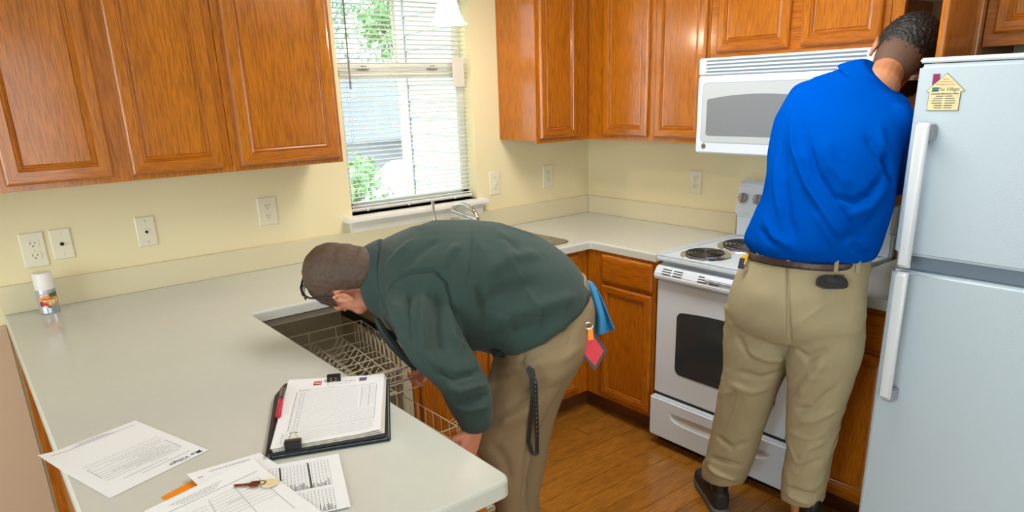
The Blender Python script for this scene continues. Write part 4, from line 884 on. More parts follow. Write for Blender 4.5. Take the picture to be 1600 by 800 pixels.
def hand(wrist, dirn, palm_n, thumb_side, curl=.5, s=1.0):
    """palm, four fingers of different length and a thumb; palm_n = direction the palm faces"""
    w = Vector(wrist); d = Vector(dirn).normalized(); pn = Vector(palm_n); pn = (pn-d*pn.dot(d)).normalized(); sd = d.cross(pn)
    if sd.dot(Vector(thumb_side)) < 0: sd = -sd
    mb = MB(); P_ = lambda a, b, c: w+(d*a+sd*b+pn*c)*s
    st = []
    for a, hw, th in ((-.02, .026, .020), (.0, .027, .019), (.03, .036, .016), (.065, .042, .014), (.09, .040, .012)): st.append((P_(a, 0, 0), sd*hw*s, pn*th*s, 2.4))
    loftm(mb, st, 4, 18)
    for i, (b, L_, r) in enumerate(((.030, .072, .0085), (.010, .080, .009), (-.011, .075, .0085), (-.030, .060, .0075))):
        p = P_(.080, b, 0); pts = [p, ]; ang = .15; cur = P_(.092, b, 0); pts.append(cur)
        for f in (.45, .30, .25): ang += curl*(.75 if f > .4 else .9); cur = cur+(d*math.cos(ang)+pn*math.sin(ang)+sd*(.03*(1.5-i)))*L_*f*s; pts.append(cur)
        capsule(mb, pts, [r*1.1*s, r*1.05*s, r*s, r*.92*s, r*.8*s], 10)
    t0 = P_(.018, .022, .004); t1 = t0+(d*.55+sd*.75+pn*.3).normalized()*.040*s; t2 = t1+(d*.85+sd*.35+pn*.4).normalized()*.030*s; t3 = t2+(d*.9+sd*.05+pn*.45).normalized()*.024*s
    capsule(mb, [t0, t1, t2, t3], [.014*s, .011*s, .010*s, .008*s], 10)
    return mb
def shoe(parent, heel, toe_dir, L_=.30, w=.052, name='shoe'):
    d = Vector(toe_dir).normalized(); sd = Vector((-d.y, d.x, 0)); h = Vector((heel[0], heel[1], 0))
    mb = MB(); st = []
    for a, hw, zt in ((0.0, .022, .085), (.02, .034, .098), (.06, .038, .100), (.11, .040, .092), (.17, .046, .075), (.23, .048, .060), (.275, .036, .048), (.298, .014, .036)):
        st.append((h+d*a*L_/.3+Z*(zt/2+.012), sd*hw, Z*(zt/2-.004), 2.6))
    loftm(mb, st, 4, 20); me = remesh(mb, .006, 4); u = putmesh(name, me, 'shoe', parent)
    mb = MB(); st = []
    for a, hw in ((-.006, .02), (.012, .036), (.08, .040), (.14, .042), (.20, .050), (.26, .044), (.295, .024), (.306, .008)): st.append((h+d*a*L_/.3+Z*.015, sd*hw, Z*.0148, 5))
    loftm(mb, st, 4, 20); putmesh('sole', remesh(mb, .006, 2), 'sole', u)
    mb = MB(); capsule(mb, [h+d*.045+Z*.085, h+d*.05+Z*.17], [.034, .038]); putmesh('sock', remesh(mb, .008, 3), 'pen_black', parent)
    for i in range(4):
        a = .12+.026*i; MB().tube([h+d*a*L_/.3+sd*(.022*math.cos(t))+Z*(.078-.10*(a-.12)+.014*math.sin(t)+.006) for t in [math.pi*k/8 for k in range(9)]], .0025, 6).build('lace', 'sole', u)
    return u

# ---------------------------------------------------------------- man bending over the dishwasher
m1 = thing('person', 'man in a dark green jacket and khaki trousers bending over the open dishwasher', 'person', (-1.6, -1.5, 0), 'people in the kitchen')
T = lambda a, b, d, w, e=2.1: ringst(D3(*a, d), D3(*b, d), w, None, e)
torso1 = [T((580, 392), (578, 470), 2.13, .06), T((592, 380), (592, 490), 2.13, .09), T((615, 368), (612, 512), 2.12, .155), T((652, 354), (640, 540), 2.11, .21), T((700, 346), (692, 556), 2.11, .225), T((760, 347), (722, 548), 2.11, .215), T((820, 362), (748, 548), 2.12, .205), T((872, 389), (762, 549), 2.12, .195), T((901, 418), (768, 549), 2.12, .19), T((915, 447), (772, 548), 2.12, .188), T((917, 456), (774, 551), 2.12, .182)]
arm1 = [T((635, 400), (715, 395), 2.03, .07), T((604, 435), (712, 435), 1.99, .088), T((608, 480), (716, 482), 1.93, .092), T((624, 528), (727, 530), 1.90, .088), T((650, 570), (744, 560), 1.88, .080), T((686, 600), (764, 598), 1.86, .066), T((699, 628), (769, 630), 1.85, .058), T((712, 650), (768, 652), 1.85, .050), T((722, 663), (762, 664), 1.85, .044)]
mb = MB(); loftm(mb, torso1, 6, 36); loftm(mb, arm1, 6, 24)
# far sleeve reaching down to the upper rack
fs0 = D3(640, 455, 2.27); fs1 = Vector((-1.80, -.985, .86)); fs2 = Vector((-1.735, -.875, .68))
capsule(mb, [fs0, (fs0+fs1)/2, fs1, (fs1+fs2)/2, fs2], [.078, .068, .058, .05, .044], 16)
jk = remesh(mb, .0052, 12)
foldpx(jk, [  # (path along the cloth, half width, height)
 ([(600, 470), (612, 440), (640, 425), (680, 422), (698, 440), (708, 480), (724, 520), (740, 548)], .0055, -.009),
 ([(590, 440), (600, 480), (628, 530), (655, 572)], .010, -.005),
 ([(650, 372), (625, 395), (600, 420)], .014, .006), ([(690, 372), (655, 395), (625, 425)], .016, -.006),
 ([(662, 440), (660, 500), (664, 550), (690, 590)], .011, .015), ([(640, 450), (636, 490), (648, 545)], .010, -.011), ([(684, 450), (684, 510), (690, 560)], .012, -.012), ([(700, 470), (706, 520), (722, 560)], .010, .009),
 ([(615, 470), (640, 510), (660, 560)], .012, .006),
 ([(700, 520), (730, 545), (750, 580)], .014, .007), ([(680, 578), (710, 590), (755, 580)], .010, -.012), ([(692, 603), (720, 612), (764, 600)], .009, .009), ([(698, 618), (725, 628), (766, 616)], .008, -.011), ([(705, 634), (735, 642), (766, 634)], .008, .006),
 ([(736, 348), (736, 400), (730, 450)], .0035, -.004), ([(745, 480), (800, 492), (870, 496)], .0035, -.003),
 ([(720, 380), (700, 400), (690, 425)], .014, .007), ([(745, 480), (790, 455), (850, 440)], .022, -.009), ([(760, 505), (800, 490), (860, 475), (905, 460)], .024, .010), ([(770, 530), (820, 515), (870, 500)], .020, -.008),
 ([(755, 430), (800, 400), (850, 395)], .022, .007), ([(780, 370), (800, 380), (815, 400)], .014, -.005), ([(790, 548), (800, 520), (790, 480)], .014, .006),
 ([(745, 440), (760, 480), (762, 520)], .018, -.010)])
wob(jk, .004, 9, 3); crease(jk, .006, 12, (CR*.25-CU*.95), .35, 3)
jko = putmesh('jacket', jk, 'jacket', m1)
mb = MB(); loftm(mb, [T((566, 388), (575, 482), 2.13, .092), T((574, 383), (586, 492), 2.13, .100), T((588, 376), (600, 500), 2.13, .112), T((598, 372), (610, 505), 2.12, .120)], 4, 30); putmesh('collar', remesh(mb, .006, 5), 'jacket', jko)
MB().tube([D3(588, 498, 2.02), D3(600, 520, 2.02), D3(622, 548, 2.03), D3(650, 577, 2.05)], [.008, .013, .013, .008], 8).build('front_zip_edge', 'jacket_dark', jko, smooth=True)
MB().tube([D3(772, 552, 2.0), D3(790, 553, 2.04), D3(765, 545, 2.12)], [.010, .012, .014], 8).build('hem_gather', 'jacket_dark', jko, smooth=True)
mb = MB(); loftm(mb, [T((706, 640), (770, 642), 1.85, .054), T((713, 653), (769, 655), 1.85, .053), T((719, 665), (764, 667), 1.85, .049)], 4, 24); putmesh('cuff', remesh(mb, .0045, 2), 'jacket', jko)
# trousers
FN = D3(792, 690, 2.06); footN = Vector((FN.x-.01, FN.y-.0, 0)); FF = D3(830, 690, 2.24); footF = Vector((FF.x+.02, FF.y, 0))
tr0 = [T((912, 425), (772, 530), 2.12, .165), T((917, 447), (774, 548), 2.12, .172), T((927, 478), (770, 572), 2.12, .178), T((922, 525), (762, 598), 2.12, .182), T((903, 560), (768, 600), 2.12, .16)]
legN = [T((905, 520), (765, 590), 2.06, .09), T((890, 575), (757, 622), 2.05, .095), T((862, 625), (742, 660), 2.04, .095), T((840, 670), (738, 688), 2.04, .088), T((830, 715), (757, 722), 2.04, .080), T((822, 760), (772, 765), 2.05, .074)]
def ground(st, foot, r0_, r1_, zs):
    c, a, b, e = st[-1]; al = a.length; bl_ = b.length; ad = a.normalized(); bd_ = b.normalized()
    for k, z in enumerate(zs): t = (k+1)/len(zs); p = Vector((c.x+(foot.x-c.x)*t, c.y+(foot.y-c.y)*t, z)); st.append((p, ad*(al+(r0_-al)*t), bd_*(bl_+(r1_-bl_)*t), e))
legF = [T((925, 520), (800, 590), 2.19, .09), T((905, 565), (790, 620), 2.21, .095), T((878, 620), (785, 655), 2.23, .092), T((862, 670), (790, 690), 2.24, .085), T((851, 730), (795, 735), 2.25, .078), T((842, 780), (795, 783), 2.26, .074)]
z0_ = min(legN[-1][0].z, .4); ground(legN, Vector((legN[-1][0].x+.0, legN[-1][0].y-.01, 0)), .066, .068, [z0_*.66, z0_*.33, .055]); z0_ = legF[-1][0].z; ground(legF, Vector((legF[-1][0].x+.02, legF[-1][0].y, 0)), .066, .068, [z0_*.66, z0_*.33, .055])
mb = MB(); loftm(mb, tr0, 6, 36); loftm(mb, legN, 6, 26); loftm(mb, legF, 6, 26); tr = remesh(mb, .0055, 8)
foldpx(tr, [([(905, 512), (870, 520), (820, 545), (770, 560)], .012, -.004), ([(912, 540), (880, 560), (820, 572), (772, 580)], .018, .006), ([(860, 590), (830, 612), (790, 640)], .016, -.007), ([(850, 618), (820, 645), (770, 668)], .016, .008), ([(845, 650), (810, 672), (770, 690)], .014, -.006), ([(833, 640), (826, 690), (820, 740), (816, 795)], .008, -.008),
 ([(775, 560), (768, 600), (757, 640)], .014, .006), ([(820, 552), (815, 565), (822, 576)], .008, -.007), ([(765, 690), (790, 720), (800, 760)], .016, -.006), ([(905, 470), (895, 510), (885, 550)], .004, -.0025)])
wob(tr, .003, 12, 5); crease(tr, .004, 12, (CR*.8+CU*.4), .4, 21)
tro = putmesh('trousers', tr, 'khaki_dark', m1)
# body: torso, legs, arms, hands and head in one mesh
mb = MB(); loftm(mb, torso1[1:-1], 4, 24, .78); loftm(mb, tr0, 4, 24, .80); loftm(mb, legN, 4, 18, .76); loftm(mb, legF, 4, 18, .76); loftm(mb, arm1[:-2], 4, 18, .58); capsule(mb, [fs0, (fs0+fs1)/2, fs1, fs2], [.05, .05, .042, .034], 14)
capsule(mb, [arm1[-3][0], arm1[-1][0]], [.036, .028], 14)
view = -fw
up1 = (-CR*.985+CU*.08+fw*.06).normalized(); f1 = (-CU*.66+fw*.72); f1 = (f1-up1*f1.dot(up1)).normalized(); l1 = f1.cross(-up1).normalized()
if l1.dot(view) < 0: l1 = -l1
HO = D3(549, 438, 2.12); hb_, q1 = head(HO, l1, f1, up1, 1.06)
capsule(hb_, [q1(0, -.032, -.03), q1(0, -.036, -.09), D3(592, 438, 2.13)], [.058, .056, .056], 18)
hd = remesh(hb_, .0035, 4)
w1 = arm1[-1][0]; hN = hand(w1+(-CU*.01), (-CU*1.0-CR*.35+fw*.10), (-CR*.8+fw*.6), (-CR), .25, .95); hNm = remesh(hN, .0028, 3)
hF = hand(fs2+Vector((.0, .0, -.005)), (Vector((-.10, .10, -.5))), Vector((-1, 0, -.2)), Vector((0, -1, 0)), .95, .95); hFm = remesh(hF, .0028, 3)
bm_ = remesh(mb, .011, 3); putmesh('body', joinme([bm_, hd, hNm, hFm]), 'skin', m1)
# hair
mb = MB(); ellips(mb, q1(0, -.016, .046), (l1, f1, up1), (.086, .107, .095), 40, 28); ellips(mb, q1(0, -.046, -.022), (l1, f1, up1), (.071, .068, .086), 40, 28); ellips(mb, q1(0, -.030, .012), (l1, f1, up1), (.080, .092, .080), 40, 28)
hr = remesh(mb, .0035, 14); P_ = getv(hr)-np.array(HO); lx, ly, lz = P_@np.array(l1), P_@np.array(f1), P_@np.array(up1)
bm = bmesh.new(); bm.from_mesh(hr); bm.verts.ensure_lookup_table()
cut = [bm.verts[i] for i in range(len(P_)) if (ly[i] > .062-.0 and lz[i] < .075) or (ly[i] > .005 and lz[i] < .018+.3*max(0, ly[i]-.0)) or (abs(lx[i]) > .06 and ly[i] > -.034 and lz[i] < .030) or lz[i] < -.10 or (ly[i] > -.03 and lz[i] < -.01)]
bmesh.ops.delete(bm, geom=cut, context='VERTS'); bm.to_mesh(hr); bm.free()
wob(hr, .0022, 70, 2); putmesh('hair', hr, 'hair_brown', m1)
for t in (-1, 1): mb = MB(); ellips(mb, q1(t*.031, .0795, .004), (l1, f1, up1), (.011, .009, .007), 14, 10); ey = mb.build('eye', 'paper_warm', m1, smooth=True); mb = MB(); ellips(mb, q1(t*.031, .0865, .004), (l1, f1, up1), (.005, .003, .005), 10, 8); mb.build('iris', 'iris', ey, smooth=True)
# watch on the far wrist, belt
MB().tube([fs2+Vector((math.cos(a)*.030, math.sin(a)*.030, .0+math.cos(a)*.008)) for a in [i*2*math.pi/20 for i in range(21)]], .009, 8).build('watch', 'black', m1, smooth=True)
mb = MB(); loftm(mb, [T((914, 440), (775, 542), 2.12, .181), T((920, 452), (774, 552), 2.12, .184)], 4, 40); putmesh('belt', remesh(mb, .006, 2), 'belt', m1)
for fo_, nm in ((legN[-1][0], 0), (legF[-1][0], 1)): shoe(m1, fo_+Vector((.055, -.04, 0)), (-.79, .61, 0))
# things he carries
sg = thing('sunglasses', 'dark sunglasses pushed up on the bending man\'s head', 'glasses', HO)
MB().tube([q1(.0865, -.018, .022), q1(.0895, -.010, .060), q1(.084, -.002, .096), q1(.068, .004, .122)], [.0028, .003, .003, .0038], 8).build('temple_arm', 'pen_black', sg, smooth=True)
MB().tube([q1(-.0865, -.018, .022), q1(-.0895, -.010, .060), q1(-.084, -.002, .096), q1(-.068, .004, .122)], [.0028, .003, .003, .0038], 8).build('temple_arm', 'pen_black', sg, smooth=True)
MB().tube([q1(.068, .004, .122), q1(.04, .006, .137), q1(0, .008, .143), q1(-.04, .006, .137), q1(-.068, .004, .122)], .0035, 8).build('brow_bar', 'pen_black', sg, smooth=True)
for t in (-1, 1):
    mb = MB(); st = [(q1(t*x, y, z), f1*h_, (up1+l1*(.5 if x > .05 else .2)).normalized()*.003, 2.5) for x, y, z, h_ in ((.008, .030, .141, .008), (.022, .028, .139, .020), (.040, .024, .134, .023), (.058, .018, .124, .020), (.070, .010, .114, .008))]
    loftm(mb, st, 3, 14); mb.build('lens', 'shades', sg, smooth=True)
def lanyard():
    t = thing('lanyard', 'long black lanyard dangling from the bending man\'s trouser pocket', 'lanyard', D3(825, 640, 1.93))
    d_ = 1.914; L1 = [(824, 574), (832, 578), (837, 600), (838, 640), (839, 680), (839, 710)]; L2 = [(839, 710), (832, 709), (826, 690), (829, 660), (832, 620), (830, 590), (824, 575)]
    for k, L_ in enumerate((L1, L2)):
        pts = [D3(u, v, d_-.004*k+.0006*max(0, v-600)) for u, v in L_]; mb = MB(); vs = []
        for i, p in enumerate(pts):
            t_ = (pts[min(i+1, len(pts)-1)]-pts[max(0, i-1)]).normalized(); s = (t_.cross(fw)).normalized()*.0058
            vs += [p+s, p-s, p-s+fw*.0015, p+s+fw*.0015]
        mb.add(vs, [(4*i+k_, 4*i+(k_+1) % 4, 4*i+4+(k_+1) % 4, 4*i+4+k_) for i in range(len(pts)-1) for k_ in range(4)]); mb.build('strap', 'black', t, smooth=False)
    mb = MB()
    for i in range(14): v = 590+i*7; mb.obox(D3(836+.25*i, v, d_-.004), (CR, CU, fw), (.0004, .0014, .0006))
    mb.build('printed_letters', 'stitch', t)['kind'] = 'stuff'
lanyard()
tw = thing('cleaning_cloth', 'bright blue cloth hanging from the bending man\'s back pocket', 'cloth', D3(940, 480, 2.15))
mb = MB(); rows = [((914, 436), (926, 441)), ((917, 450), (935, 452)), ((922, 470), (945, 474)), ((928, 490), (952, 492)), ((930, 505), (957, 505)), ((928, 522), (963, 518))]; vs = []; n = 12
for j, (a, b) in enumerate(rows):
    for i in range(n+1):
        t = i/n; vs.append(D3(a[0]+(b[0]-a[0])*t, a[1]+(b[1]-a[1])*t+ (3*math.sin(t*5) if j == 5 else 0), 2.12+.018*math.sin(t*9+j*.4)*min(1, j*.4)+.02*t))
mb.add(vs, [(j*(n+1)+i, j*(n+1)+i+1, (j+1)*(n+1)+i+1, (j+1)*(n+1)+i) for j in range(5) for i in range(n)])
o = mb.build('cloth', 'towel', tw, smooth=True); s_ = o.modifiers.new('s', 'SOLIDIFY'); s_.thickness = .004; s2 = o.modifiers.new('b', 'SUBSURF'); s2.levels = 2; s2.render_levels = 2
wl = thing('badge_wallet', 'red diamond-hanging badge wallet with black border on the bending man\'s hip', 'wallet', D3(925, 542, 1.98))
dq = 1.99; cc = (925, 545)
poly = [(920, 507), (949, 547), (930, 580), (900, 544)]
def pxprism(nm, m, pts, d, th, par, bev=0): 
    mb = MB(); vs = [D3(u, v, d) for u, v in pts]+[D3(u, v, d)+fw*th for u, v in pts]; k = len(pts)
    mb.add(vs, [tuple(range(k)), tuple(range(2*k-1, k-1, -1))]+[(i, (i+1) % k, k+(i+1) % k, k+i) for i in range(k)]); return mb.build(nm, m, par, bevel=bev)
pxprism('cover', 'pen_black', poly, dq, .008, wl, .002); pxprism('red_face', 'wallet_red', [(921, 516), (943, 548), (930, 572), (906, 545)], dq-.0015, .002, wl)
pxprism('edge_trim', 'wallet_red', [(925, 512), (930, 520), (948, 546), (944, 541)], dq-.003, .002, wl)
pxprism('orange_tab', 'orange', [(918, 512), (926, 511), (928, 531), (919, 532)], dq-.004, .003, wl, .001); pxprism('white_tag', 'white_cloth', [(910, 516), (917, 514), (914, 530), (908, 533)], dq-.002, .002, wl)
MB().tube([D3(920+6*math.cos(a), 509+5*math.sin(a), dq-.003) for a in [i*2*math.pi/16 for i in range(17)]], .0012, 6).build('key_ring', 'chrome', wl)

# ---------------------------------------------------------------- man standing at the stove
m2 = thing('person', 'man in a bright blue polo shirt and khaki trousers standing at the stove', 'person', (-.87, -1.85, 0), 'people in the kitchen')
wd2 = Vector((1, .12, 0))
T2 = lambda a, b, x, w, e=2.2: ringst(X3(*a, x), X3(*b, x), w, wd2, e)
sh = [T2((1183, 386), (1362, 408), -.875, .135), T2((1173, 368), (1372, 390), -.875, .150), T2((1184, 338), (1381, 358), -.865, .150), T2((1203, 300), (1390, 320), -.85, .142), T2((1208, 255), (1398, 278), -.83, .135), T2((1214, 210), (1408, 235), -.80, .130), T2((1224, 172), (1417, 205), -.765, .120), T2((1240, 142), (1424, 185), -.735, .100), T2((1275, 122), (1422, 170), -.70, .085), T2((1320, 106), (1418, 156), -.67, .07), T2((1348, 100), (1405, 148), -.655, .058)]
mb = MB(); loftm(mb, sh, 6, 36)
sL = X3(1262, 160, -.70); eL = Vector((-.52, -1.62, 1.30)); hL = Vector((-.36, -1.74, 1.18))
capsule(mb, [sL, (sL+eL)/2, eL*.7+sL*.3], [.075, .068, .062], 16)
sR = Vector((-.73, -2.055, 1.50)); eR = Vector((-.67, -2.062, 1.27)); hR = Vector((-.42, -1.98, 1.50))
capsule(mb, [sR, (sR+eR)/2, sR*.2+eR*.8], [.062, .058, .056], 16)
so = remesh(mb, .0052, 10)
foldpx(so, [([(1235, 170), (1240, 230), (1262, 290), (1300, 350), (1330, 395)], .013, .013), ([(1255, 200), (1275, 270), (1320, 340), (1350, 385)], .013, -.012), ([(1222, 210), (1225, 280), (1230, 340), (1245, 385)], .016, -.008), ([(1212, 240), (1212, 290), (1222, 350)], .014, .007),
 ([(1385, 265), (1360, 300), (1335, 315), (1300, 305)], .010, -.014), ([(1388, 285), (1360, 325), (1320, 340)], .014, .009), ([(1390, 262), (1370, 240), (1350, 205)], .012, -.008), ([(1395, 255), (1380, 225), (1372, 190)], .012, .007), ([(1384, 235), (1388, 265), (1396, 295)], .009, -.022),
 ([(1290, 210), (1300, 260), (1335, 300)], .020, .008), ([(1380, 330), (1340, 365), (1300, 380)], .016, -.008), ([(1192, 340), (1210, 370), (1240, 388)], .014, .007), ([(1185, 355), (1200, 375), (1215, 385)], .010, -.006), ([(1330, 378), (1350, 395), (1368, 400)], .012, -.010), ([(1270, 330), (1290, 360), (1310, 395)], .014, .006)])
wob(so, .004, 8, 9); crease(so, .0055, 10, (CR*.35-CU*.9), .3, 11)
soo = putmesh('polo_shirt', so, 'shirt_blue', m2)
mb = MB(); loftm(mb, [T2((1312, 101), (1412, 170), -.655, .098), T2((1330, 96), (1405, 156), -.65, .090), T2((1346, 92), (1402, 146), -.645, .082), T2((1354, 92), (1400, 140), -.642, .076)], 4, 30); putmesh('collar', remesh(mb, .005, 4), 'shirt_blue', soo)
# trousers
hp0 = [T2((1181, 378), (1356, 400), -.875, .120), T2((1178, 392), (1354, 414), -.875, .128), T2((1160, 420), (1350, 440), -.88, .135), T2((1148, 450), (1348, 470), -.885, .140), T2((1144, 490), (1347, 515), -.885, .130), T2((1160, 520), (1335, 535), -.88, .10)]
lL = [T2((1142, 470), (1250, 490), -.88, .115), T2((1139, 525), (1240, 545), -.87, .105), T2((1134, 590), (1217, 600), -.865, .095), T2((1121, 650), (1196, 655), -.86, .088), T2((1110, 700), (1178, 710), -.86, .084), T2((1103, 728), (1166, 742), -.86, .082), T2((1104, 738), (1158, 757), -.86, .076)]
lR = [T2((1238, 480), (1347, 500), -.88, .115), T2((1237, 545), (1343, 560), -.86, .105), T2((1236, 600), (1326, 615), -.845, .095), T2((1234, 655), (1308, 668), -.83, .088), T2((1234, 705), (1298, 715), -.82, .084), T2((1226, 750), (1288, 765), -.81, .082), T2((1226, 768), (1284, 788), -.81, .076)]
mb = MB(); loftm(mb, hp0, 6, 36); loftm(mb, lL, 6, 26); loftm(mb, lR, 6, 26); t2 = remesh(mb, .0052, 8)
foldpx(t2, [([(1228, 400), (1228, 450), (1232, 500), (1236, 545)], .007, -.008), ([(1236, 545), (1215, 540), (1180, 530)], .014, -.008), ([(1232, 560), (1200, 560), (1160, 545)], .016, .009), ([(1225, 580), (1190, 590), (1150, 580)], .014, -.008), ([(1150, 520), (1160, 540), (1175, 560)], .014, -.006), ([(1205, 605), (1175, 612), (1140, 600)], .014, .006),
 ([(1240, 545), (1262, 560), (1300, 545)], .014, -.008), ([(1245, 620), (1268, 590), (1290, 560)], .016, .010), ([(1240, 640), (1270, 640), (1310, 600)], .014, -.009), ([(1240, 660), (1275, 655), (1310, 640)], .014, .006), ([(1245, 720), (1265, 700), (1290, 690)], .012, .006), ([(1240, 738), (1262, 725), (1288, 715)], .012, -.007),
 ([(1118, 680), (1145, 700), (1170, 690)], .012, -.006), ([(1110, 715), (1135, 722), (1160, 728)], .010, -.010), ([(1104, 728), (1125, 742), (1158, 752)], .010, .009), ([(1228, 760), (1250, 768), (1284, 776)], .010, -.009), ([(1228, 770), (1250, 782), (1282, 790)], .010, .008), ([(1128, 690), (1148, 640), (1158, 600)], .004, .003)])
wob(t2, .003, 12, 1); crease(t2, .0045, 12, (CR*.8+CU*.5), .45, 31); t2o = putmesh('trousers', t2, 'khaki', m2)
def wrap(name, mesh, pix, w, th, m, par, lift=.002):
    """narrow strip lying on the surface of a garment"""
    p = [Vector(a) for a in surf(mesh, pix)]
    if len(p) < 2: return
    vs = []
    for i, a in enumerate(p):
        t_ = (p[min(i+1, len(p)-1)]-p[max(0, i-1)]).normalized(); s = t_.cross(fw).normalized()*w/2; o_ = -fw*lift
        vs += [a+s+o_, a-s+o_, a-s+fw*th, a+s+fw*th]
    mb = MB(); mb.add(vs, [(4*i+k, 4*i+(k+1) % 4, 4*i+4+(k+1) % 4, 4*i+4+k) for i in range(len(p)-1) for k in range(4)]+[(0, 1, 2, 3), (len(vs)-1, len(vs)-2, len(vs)-3, len(vs)-4)])
    return mb.build(name, m, par)
t2w = t2.copy(); setv(t2w, getv(t2w)+np.array(LOC[m2]))
mb = MB(); loftm(mb, [T2((1179, 383), (1353, 407), -.875, .133), T2((1177, 396), (1351, 419), -.875, .137)], 3, 44, 1.012); putmesh('belt', remesh(mb, .005, 1), 'belt', m2)
for a, b in (((1184, 380), (1180, 402)), ((1232, 390), (1228, 412)), ((1306, 402), (1301, 423)), ((1339, 404), (1338, 422))): 
    o1, o2 = X3(*a, -1.02 if 1200 < a[0] < 1330 else -.98), X3(*b, -1.02)
for u, v in ((1182, 391), (1229, 399), (1303, 411), (1337, 412)):
    hit = surf(bpy.data.meshes['belt'] if False else t2w, [(u, v+14)])
    if hit:
        c_ = Vector(hit[0]); base = c_-fw*.012; MB().obox(base+Z*.024, (Vector((0, 1, 0)), Z, X), (.0065, .026, .0022)).build('belt_loop', 'khaki', t2o, bevel=.0015)
wrap('back_pocket_edge', t2w, [(1270, 442), (1285, 450), (1305, 453), (1328, 450)], .004, .002, 'khaki', t2o); wrap('side_pocket_edge', t2w, [(1152, 422), (1165, 428), (1180, 430)], .004, .002, 'khaki', t2o)
wrap('back_seam', t2w, [(1229, 412+8*i) for i in range(15)], .002, .001, 'seam', t2o, .0008)
mb = MB(); loftm(mb, sh[1:-1], 4, 24, .76); loftm(mb, hp0, 4, 24, .80); loftm(mb, lL, 4, 18, .74); loftm(mb, lR, 4, 18, .74)
capsule(mb, [sL, (sL+eL)/2, eL], [.046, .046, .042], 14); capsule(mb, [eL, (eL+hL)/2, hL], [.042, .038, .027], 14); capsule(mb, [sR, (sR+eR)/2, eR], [.036, .038, .040], 14); capsule(mb, [eR, (eR+hR)/2, hR], [.042, .038, .027], 14)
for q_, A_ in ((lL[-1][0], 0), (lR[-1][0], 1)): capsule(mb, [q_+Z*.05, Vector((q_.x, q_.y, .10))], [.05, .038], 14)
up2 = (CR*.60+CU*.80).normalized(); f2 = (fw*.93+CR*.16-CU*.18); f2 = (f2-up2*f2.dot(up2)).normalized(); l2 = up2.cross(f2).normalized()
HO2 = D3(1402, 95, 2.34); hb2, q2 = head(HO2, l2, f2, up2, 1.06)
nb = sh[-1][0]; capsule(hb2, [q2(0, -.024, -.02), (q2(0, -.030, -.08)+nb)/2, nb-Z*.02+fw*.01], [.050, .055, .064], 18)
hd2 = remesh(hb2, .0035, 4)
h1m = remesh(hand(hL, (hL-eL), Vector((0, 0, -1)), Vector((0, 1, 0)), .4), .003, 3); h2m = remesh(hand(hR, (hR-eR), Vector((1, 0, 0)), Vector((0, 1, 0)), .4), .003, 3)
putmesh('body', joinme([remesh(mb, .011, 3), hd2, h1m, h2m]), 'skin_tan', m2)
mb = MB(); ellips(mb, q2(0, -.014, .050), (l2, f2, up2), (.094, .112, .104), 40, 28); ellips(mb, q2(0, -.055, -.005), (l2, f2, up2), (.074, .062, .084), 40, 28); ellips(mb, q2(0, -.032, .02), (l2, f2, up2), (.084, .092, .080), 40, 28)
hr = remesh(mb, .0035, 8); P_ = getv(hr)-np.array(HO2); lx, ly, lz = P_@np.array(l2), P_@np.array(f2), P_@np.array(up2)
bm = bmesh.new(); bm.from_mesh(hr); bm.verts.ensure_lookup_table()
cut = [bm.verts[i] for i in range(len(P_)) if (ly[i] > .066 and lz[i] < .08) or (ly[i] > .0 and lz[i] < .02+.4*max(0, ly[i])) or (abs(lx[i]) > .066 and ly[i] > -.03 and lz[i] < .030) or lz[i] < -.088]
bmesh.ops.delete(bm, geom=cut, context='VERTS'); bm.to_mesh(hr); bm.free()
P_ = getv(hr)-np.array(HO2); 
wob(hr, .004, 120, 4); wob(hr, .003, 230, 4); hro = putmesh('hair', hr, 'hair_black', m2)
mb = MB(); ellips(mb, q2(0, -.058, -.015), (l2, f2, up2), (.072, .060, .108), 40, 28); ellips(mb, q2(0, -.014, .045), (l2, f2, up2), (.0815, .098, .085), 40, 28)
fd = remesh(mb, .0045, 5); P_ = getv(fd)-np.array(HO2); lx, ly, lz = P_@np.array(l2), P_@np.array(f2), P_@np.array(up2)
bm = bmesh.new(); bm.from_mesh(fd); bm.verts.ensure_lookup_table(); bmesh.ops.delete(bm, geom=[bm.verts[i] for i in range(len(P_)) if lz[i] > .03 or lz[i] < -.118 or ly[i] > -.012 or (abs(lx[i]) > .066 and ly[i] > -.03)], context='VERTS'); bm.to_mesh(fd); bm.free()
putmesh('hair_fade', fd, 'hair_fade', m2)
mb = MB(); ellips(mb, q2(0, .052, -.082), (l2, f2, up2), (.053, .047, .046), 30, 20); bd2 = remesh(mb, .004, 3); wob(bd2, .003, 90, 6); putmesh('beard', bd2, 'hair_black', m2)
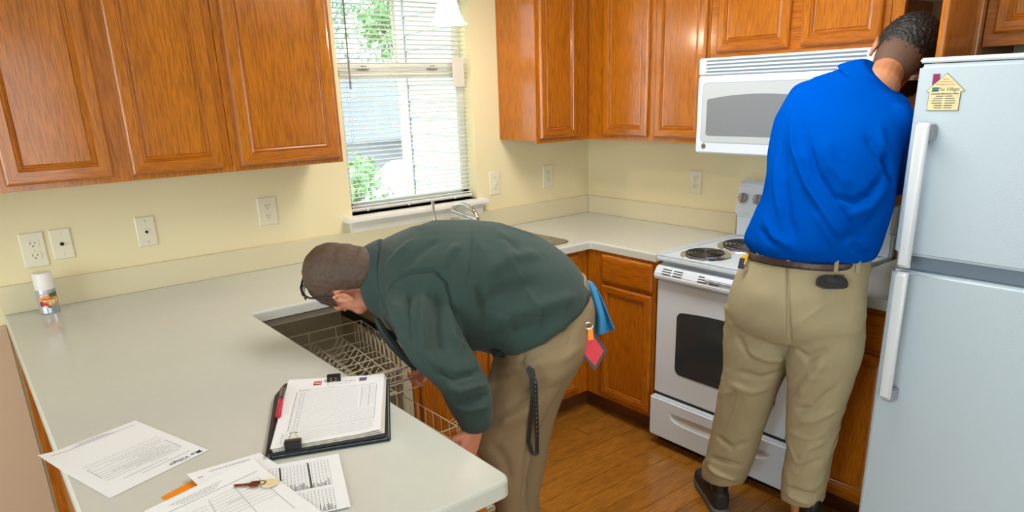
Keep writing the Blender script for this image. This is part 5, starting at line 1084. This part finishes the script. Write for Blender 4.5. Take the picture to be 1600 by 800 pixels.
for t in (-1, 1): mb = MB(); ellips(mb, q2(t*.031, .0795, .004), (l2, f2, up2), (.011, .009, .007), 14, 10); ey = mb.build('eye', 'paper_warm', m2, smooth=True); mb = MB(); ellips(mb, q2(t*.031, .0865, .004), (l2, f2, up2), (.005, .003, .005), 10, 8); mb.build('iris', 'iris', ey, smooth=True)
cL = lL[-1][0]; cR_ = lR[-1][0]
shoe(m2, (cL.x-.065, cL.y-.045, 0), (.62, .79, 0)); shoe(m2, (cR_.x-.065, cR_.y-.02, 0), (.86, -.40, 0))
# things in his pockets
kn = thing('utility_knife', 'yellow and navy folding utility knife in the standing man\'s left pocket', 'knife', X3(1162, 408, -1.0))
dk = (Vector((surf(t2w, [(1166, 424)]) or [tuple(D3(1166, 424, 2.12))])[0])-CAMP).dot(fw)-.006; pxprism('handle', 'navy', [(1154, 419), (1158, 402), (1166, 403), (1163, 420)], dk, .014, kn, .002); pxprism('yellow_grip', 'yellow', [(1158, 403), (1161, 399), (1171, 396), (1168, 404), (1164, 414), (1162, 412), (1165, 404)], dk-.002, .014, kn, .001); pxprism('clip', 'chrome', [(1163, 417), (1170, 418), (1168, 423), (1162, 421)], dk-.003, .004, kn)
ph = thing('phone_case', 'black rugged phone case in the standing man\'s back pocket', 'phone', X3(1302, 440, -1.0))
pd_ = surf(t2w, [(1300, 447)]); dd = (Vector(pd_[0])-CAMP).dot(fw) if pd_ else 2.1
pxprism('case', 'pen_black', [(1280, 438), (1284, 431), (1290, 429), (1318, 431), (1325, 437), (1327, 447), (1322, 451), (1292, 451), (1281, 446)], dd-.026, .03, ph, .003); pxprism('belt_clip', 'black', [(1306, 429), (1319, 430), (1319, 434), (1306, 433)], dd-.031, .01, ph, .001); pxprism('ridge', 'jacket_dark', [(1290, 435), (1300, 435), (1312, 440), (1312, 443), (1292, 442)], dd-.029, .01, ph, .001)
bpy.data.meshes.remove(t2w)
# leftover helper meshes
for o in list(bpy.data.objects):
    if o.name.startswith('tmp'): bpy.data.objects.remove(o)
